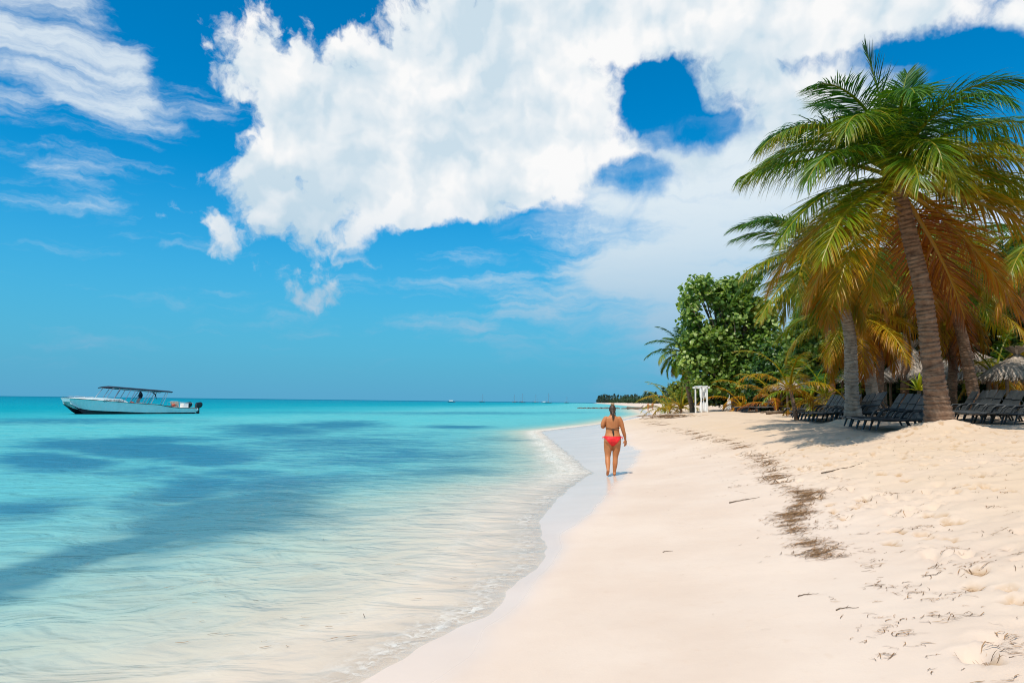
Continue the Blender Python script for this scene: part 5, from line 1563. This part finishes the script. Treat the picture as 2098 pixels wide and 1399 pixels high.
def wrack():
    g = np.random.default_rng(77)
    line = [(1285, 856), (1330, 864), (1390, 880), (1440, 893), (1490, 906), (1535, 922), (1562, 940), (1580, 958), (1588, 975), (1592, 988), (1625, 1004), (1660, 1010), (1655, 1026), (1632, 1045), (1625, 1056), (1612, 1078), (1640, 1105), (1672, 1128), (1700, 1150)]
    pts = np.array([on_ground(*p)[:2] for p in line])
    seg = np.linalg.norm(np.diff(pts, axis=0), axis=1); cl = np.concatenate([[0], np.cumsum(seg)])
    V = []; Q = []; C = []; n = 0
    def add(r):
        nonlocal n
        V.append(r[0]); Q.append(r[1] + n); C.append(r[2]); n += len(r[0])
    # the drift line itself: tufts of ribbons
    for k in range(230):
        q = 0.5 + (len(pts) - 1.5) * g.random()
        c = np.array([np.interp(q, np.arange(len(pts)), pts[:, 0]), np.interp(q, np.arange(len(pts)), pts[:, 1])])
        sc = .55 + c[1] / 26
        wob = g.normal(0, .05) * sc
        c = c + np.array([wob, g.normal(0, .10) * sc])
        m = int(g.uniform(8, 30))
        P = c + g.normal(size=(m, 2)) * np.array([.12, .045]) * sc * g.uniform(.5, 1.5)
        add(strands(P, g.uniform(.05, .16, m) * (.7 + c[1] / 30), g.uniform(.004, .009, m) * (.5 + c[1] / 20), g.normal(0, 1.2, m), g.normal(.15, .6, m), g, .012))
    # clumps up the beach, as they lie in the photograph
    cl_px = [(1600, 928, 1.0), (1660, 958, .9), (1700, 980, 1.1), (1735, 985, .8), (1730, 1000, .7), (1790, 1006, .6), (1660, 1010, 1), (1830, 1012, 1.0), (1870, 1008, .9), (1770, 1030, 1), (1725, 1045, 1.1), (1720, 1060, 1.0), (1700, 1080, 1.1), (1690, 1072, .8),
             (1855, 1055, 1.2), (1900, 1085, 1.3), (1880, 1080, 1.0), (2030, 1092, 1.4), (1760, 1095, .6), (1725, 1122, 1.1), (1700, 1130, 1), (1770, 1130, .7), (1790, 1150, 1.1), (1785, 1162, .9), (1935, 1125, .8), (1960, 1128, 1), (1990, 1165, 1.5), (1970, 1160, 1.2), (2015, 1168, 1.0), (2080, 1135, 1.3),
             (1920, 1160, .7), (1790, 1202, .9), (1840, 1202, .9), (1880, 1222, 1.2), (1870, 1212, .8), (1945, 1225, 1.2), (1985, 1210, 1.2), (1925, 1265, 1.4), (1945, 1262, 1.1), (1800, 1292, .8), (1845, 1300, .7), (1850, 1273, .6), (2000, 1348, 1.3), (2030, 1345, 1.2), (2060, 1310, 1.0), (2070, 1330, 1.1), (1815, 1345, .7), (2090, 1395, 1.3), (1900, 1180, .5), (2000, 980, .7), (2060, 975, .6), (1960, 1000, .6), (2050, 1010, .7), (1860, 905, .5), (1960, 925, .5), (2000, 960, .5), (1450, 935, .7), (1385, 938, .5), (1505, 997, .8), (1443, 938, .6), (1410, 900, .5), (1690, 1105, .8), (2040, 1040, .7)]
    for (px, py, s) in cl_px:
        c = on_ground(px, py)[:2]
        m = int(g.uniform(7, 17) * s)
        k = .6 + c[1] / 16
        P = c + g.normal(size=(m, 2)) * np.array([.075, .06]) * s * k
        add(strands(P, g.uniform(.03, .12, m), g.uniform(.003, .007, m) * k, g.normal(0, 1.6, m), g.normal(.2, .8, m), g, .005))
    # stray bits
    for k in range(760):
        y = 3.0 + 19 * g.random() ** 1.3; x = shore_x(y) + (3.0 + 6.5 * g.random() ** 1.2)
        m = 1 + int(g.random() * 2.2)
        P = np.array([x, y]) + g.normal(size=(m, 2)) * .03
        add(strands(P, g.uniform(.025, .10, m), g.uniform(.0025, .005, m) * (.7 + y / 16), g.normal(0, 1.6, m), g.normal(.2, .9, m), g, .004))
    for k in range(70):
        y = 3.5 + 18 * g.random(); x = shore_x(y) + 1.6 + 2.2 * g.random()
        add(strands(np.array([[x, y]]), g.uniform(.03, .11, 1), g.uniform(.002, .004, 1) * (.7 + y / 16), g.normal(0, .8, 1), g.normal(.2, .4, 1), g, .004))
    # far drift patches
    for (px, py, w) in ((1335, 851, 50), (1370, 853, 40), (1300, 852, 30)):
        for k in range(30):
            c = on_ground(px + g.normal(0, w * .5), py + g.normal(0, .6))[:2]
            m = 12; P = c + g.normal(size=(m, 2)) * np.array([.5, .4])
            add(strands(P, g.uniform(.2, .5, m), g.uniform(.03, .06, m), g.normal(0, .8, m), g.normal(.1, .5, m), g, .03))
    o = obj('dried_seaweed', mesh_np('dried_seaweed', np.concatenate(V), [np.concatenate(Q)], False, [M_WEED], None, np.concatenate(C)))
    tag(o, 'brown dried seaweed scattered along the drift line on the sand', 'seaweed', kind='stuff')
    # ribbons adrift in the shallows
    V = []; Q = []; C = []; n = 0
    for k in range(70):
        px, py = g.uniform(300, 1000), g.uniform(1090, 1330)
        r_ = ray(px, py); tt = EYE / -r_[2]; x, y = r_[0] * tt, r_[1] * tt
        if x > shore_x(y) - .3 or x < shore_x(y) - 3.2: continue
        r3 = strands(np.array([[x, y]]), g.uniform(.04, .14, 1), g.uniform(.003, .006, 1), g.normal(0, 1.2, 1), g.normal(.3, .5, 1), g, .004, z=.012)
        V.append(r3[0]); Q.append(r3[1] + n); C.append(r3[2] * .8); n += len(r3[0])
    o = obj('floating_seaweed', mesh_np('floating_seaweed', np.concatenate(V), [np.concatenate(Q)], False, [M_WEED], None, np.concatenate(C)))
    tag(o, 'thin brown seaweed ribbons adrift in the clear shallows', 'seaweed', kind='stuff')
wrack()

def twig(label, px, py, L, az, seed, r=.004, fork=True):
    g = np.random.default_rng(seed); p = on_ground(px, py)
    mb = MB(); pts = []
    for u in np.linspace(0, 1, 9):
        x, y = p[0] + math.cos(az) * L * (u - .5), p[1] + math.sin(az) * L * (u - .5) + .02 * math.sin(u * 5)
        pts.append((x - p[0], y - p[1], gz(x, y) - p[2] + r + .006 * g.random()))
    mb.tube(pts, [r * (1.1 - .8 * u) for u in np.linspace(0, 1, 9)], 6)
    if fork: mb.tube([pts[4], (pts[4][0] + .18 * L, pts[4][1] + .12 * L, pts[4][2] + .01)], [r * .6, r * .2], 5)
    o = mb.build('twig', [M_WOOD], None, True, loc=tuple(p)); tag(o, label, 'twig', 'twigs on the open sand')
twig('upper of the two long thin twigs on the smooth sand at lower right', 1655, 1220, .16, .15, 1)
twig('lower of the two long thin twigs on the smooth sand at lower right', 1735, 1248, .15, 0, 2)
twig('thin pale twig lying alone in the middle of the smooth sand', 1368, 1130, .11, .1, 3, .004, False)
twig('short twig on the smooth sand just left of the drift line', 1525, 1025, .5, .25, 4, .008)
twig('long twig on the rough sand before the loungers', 1725, 962, .9, .35, 5, .01)
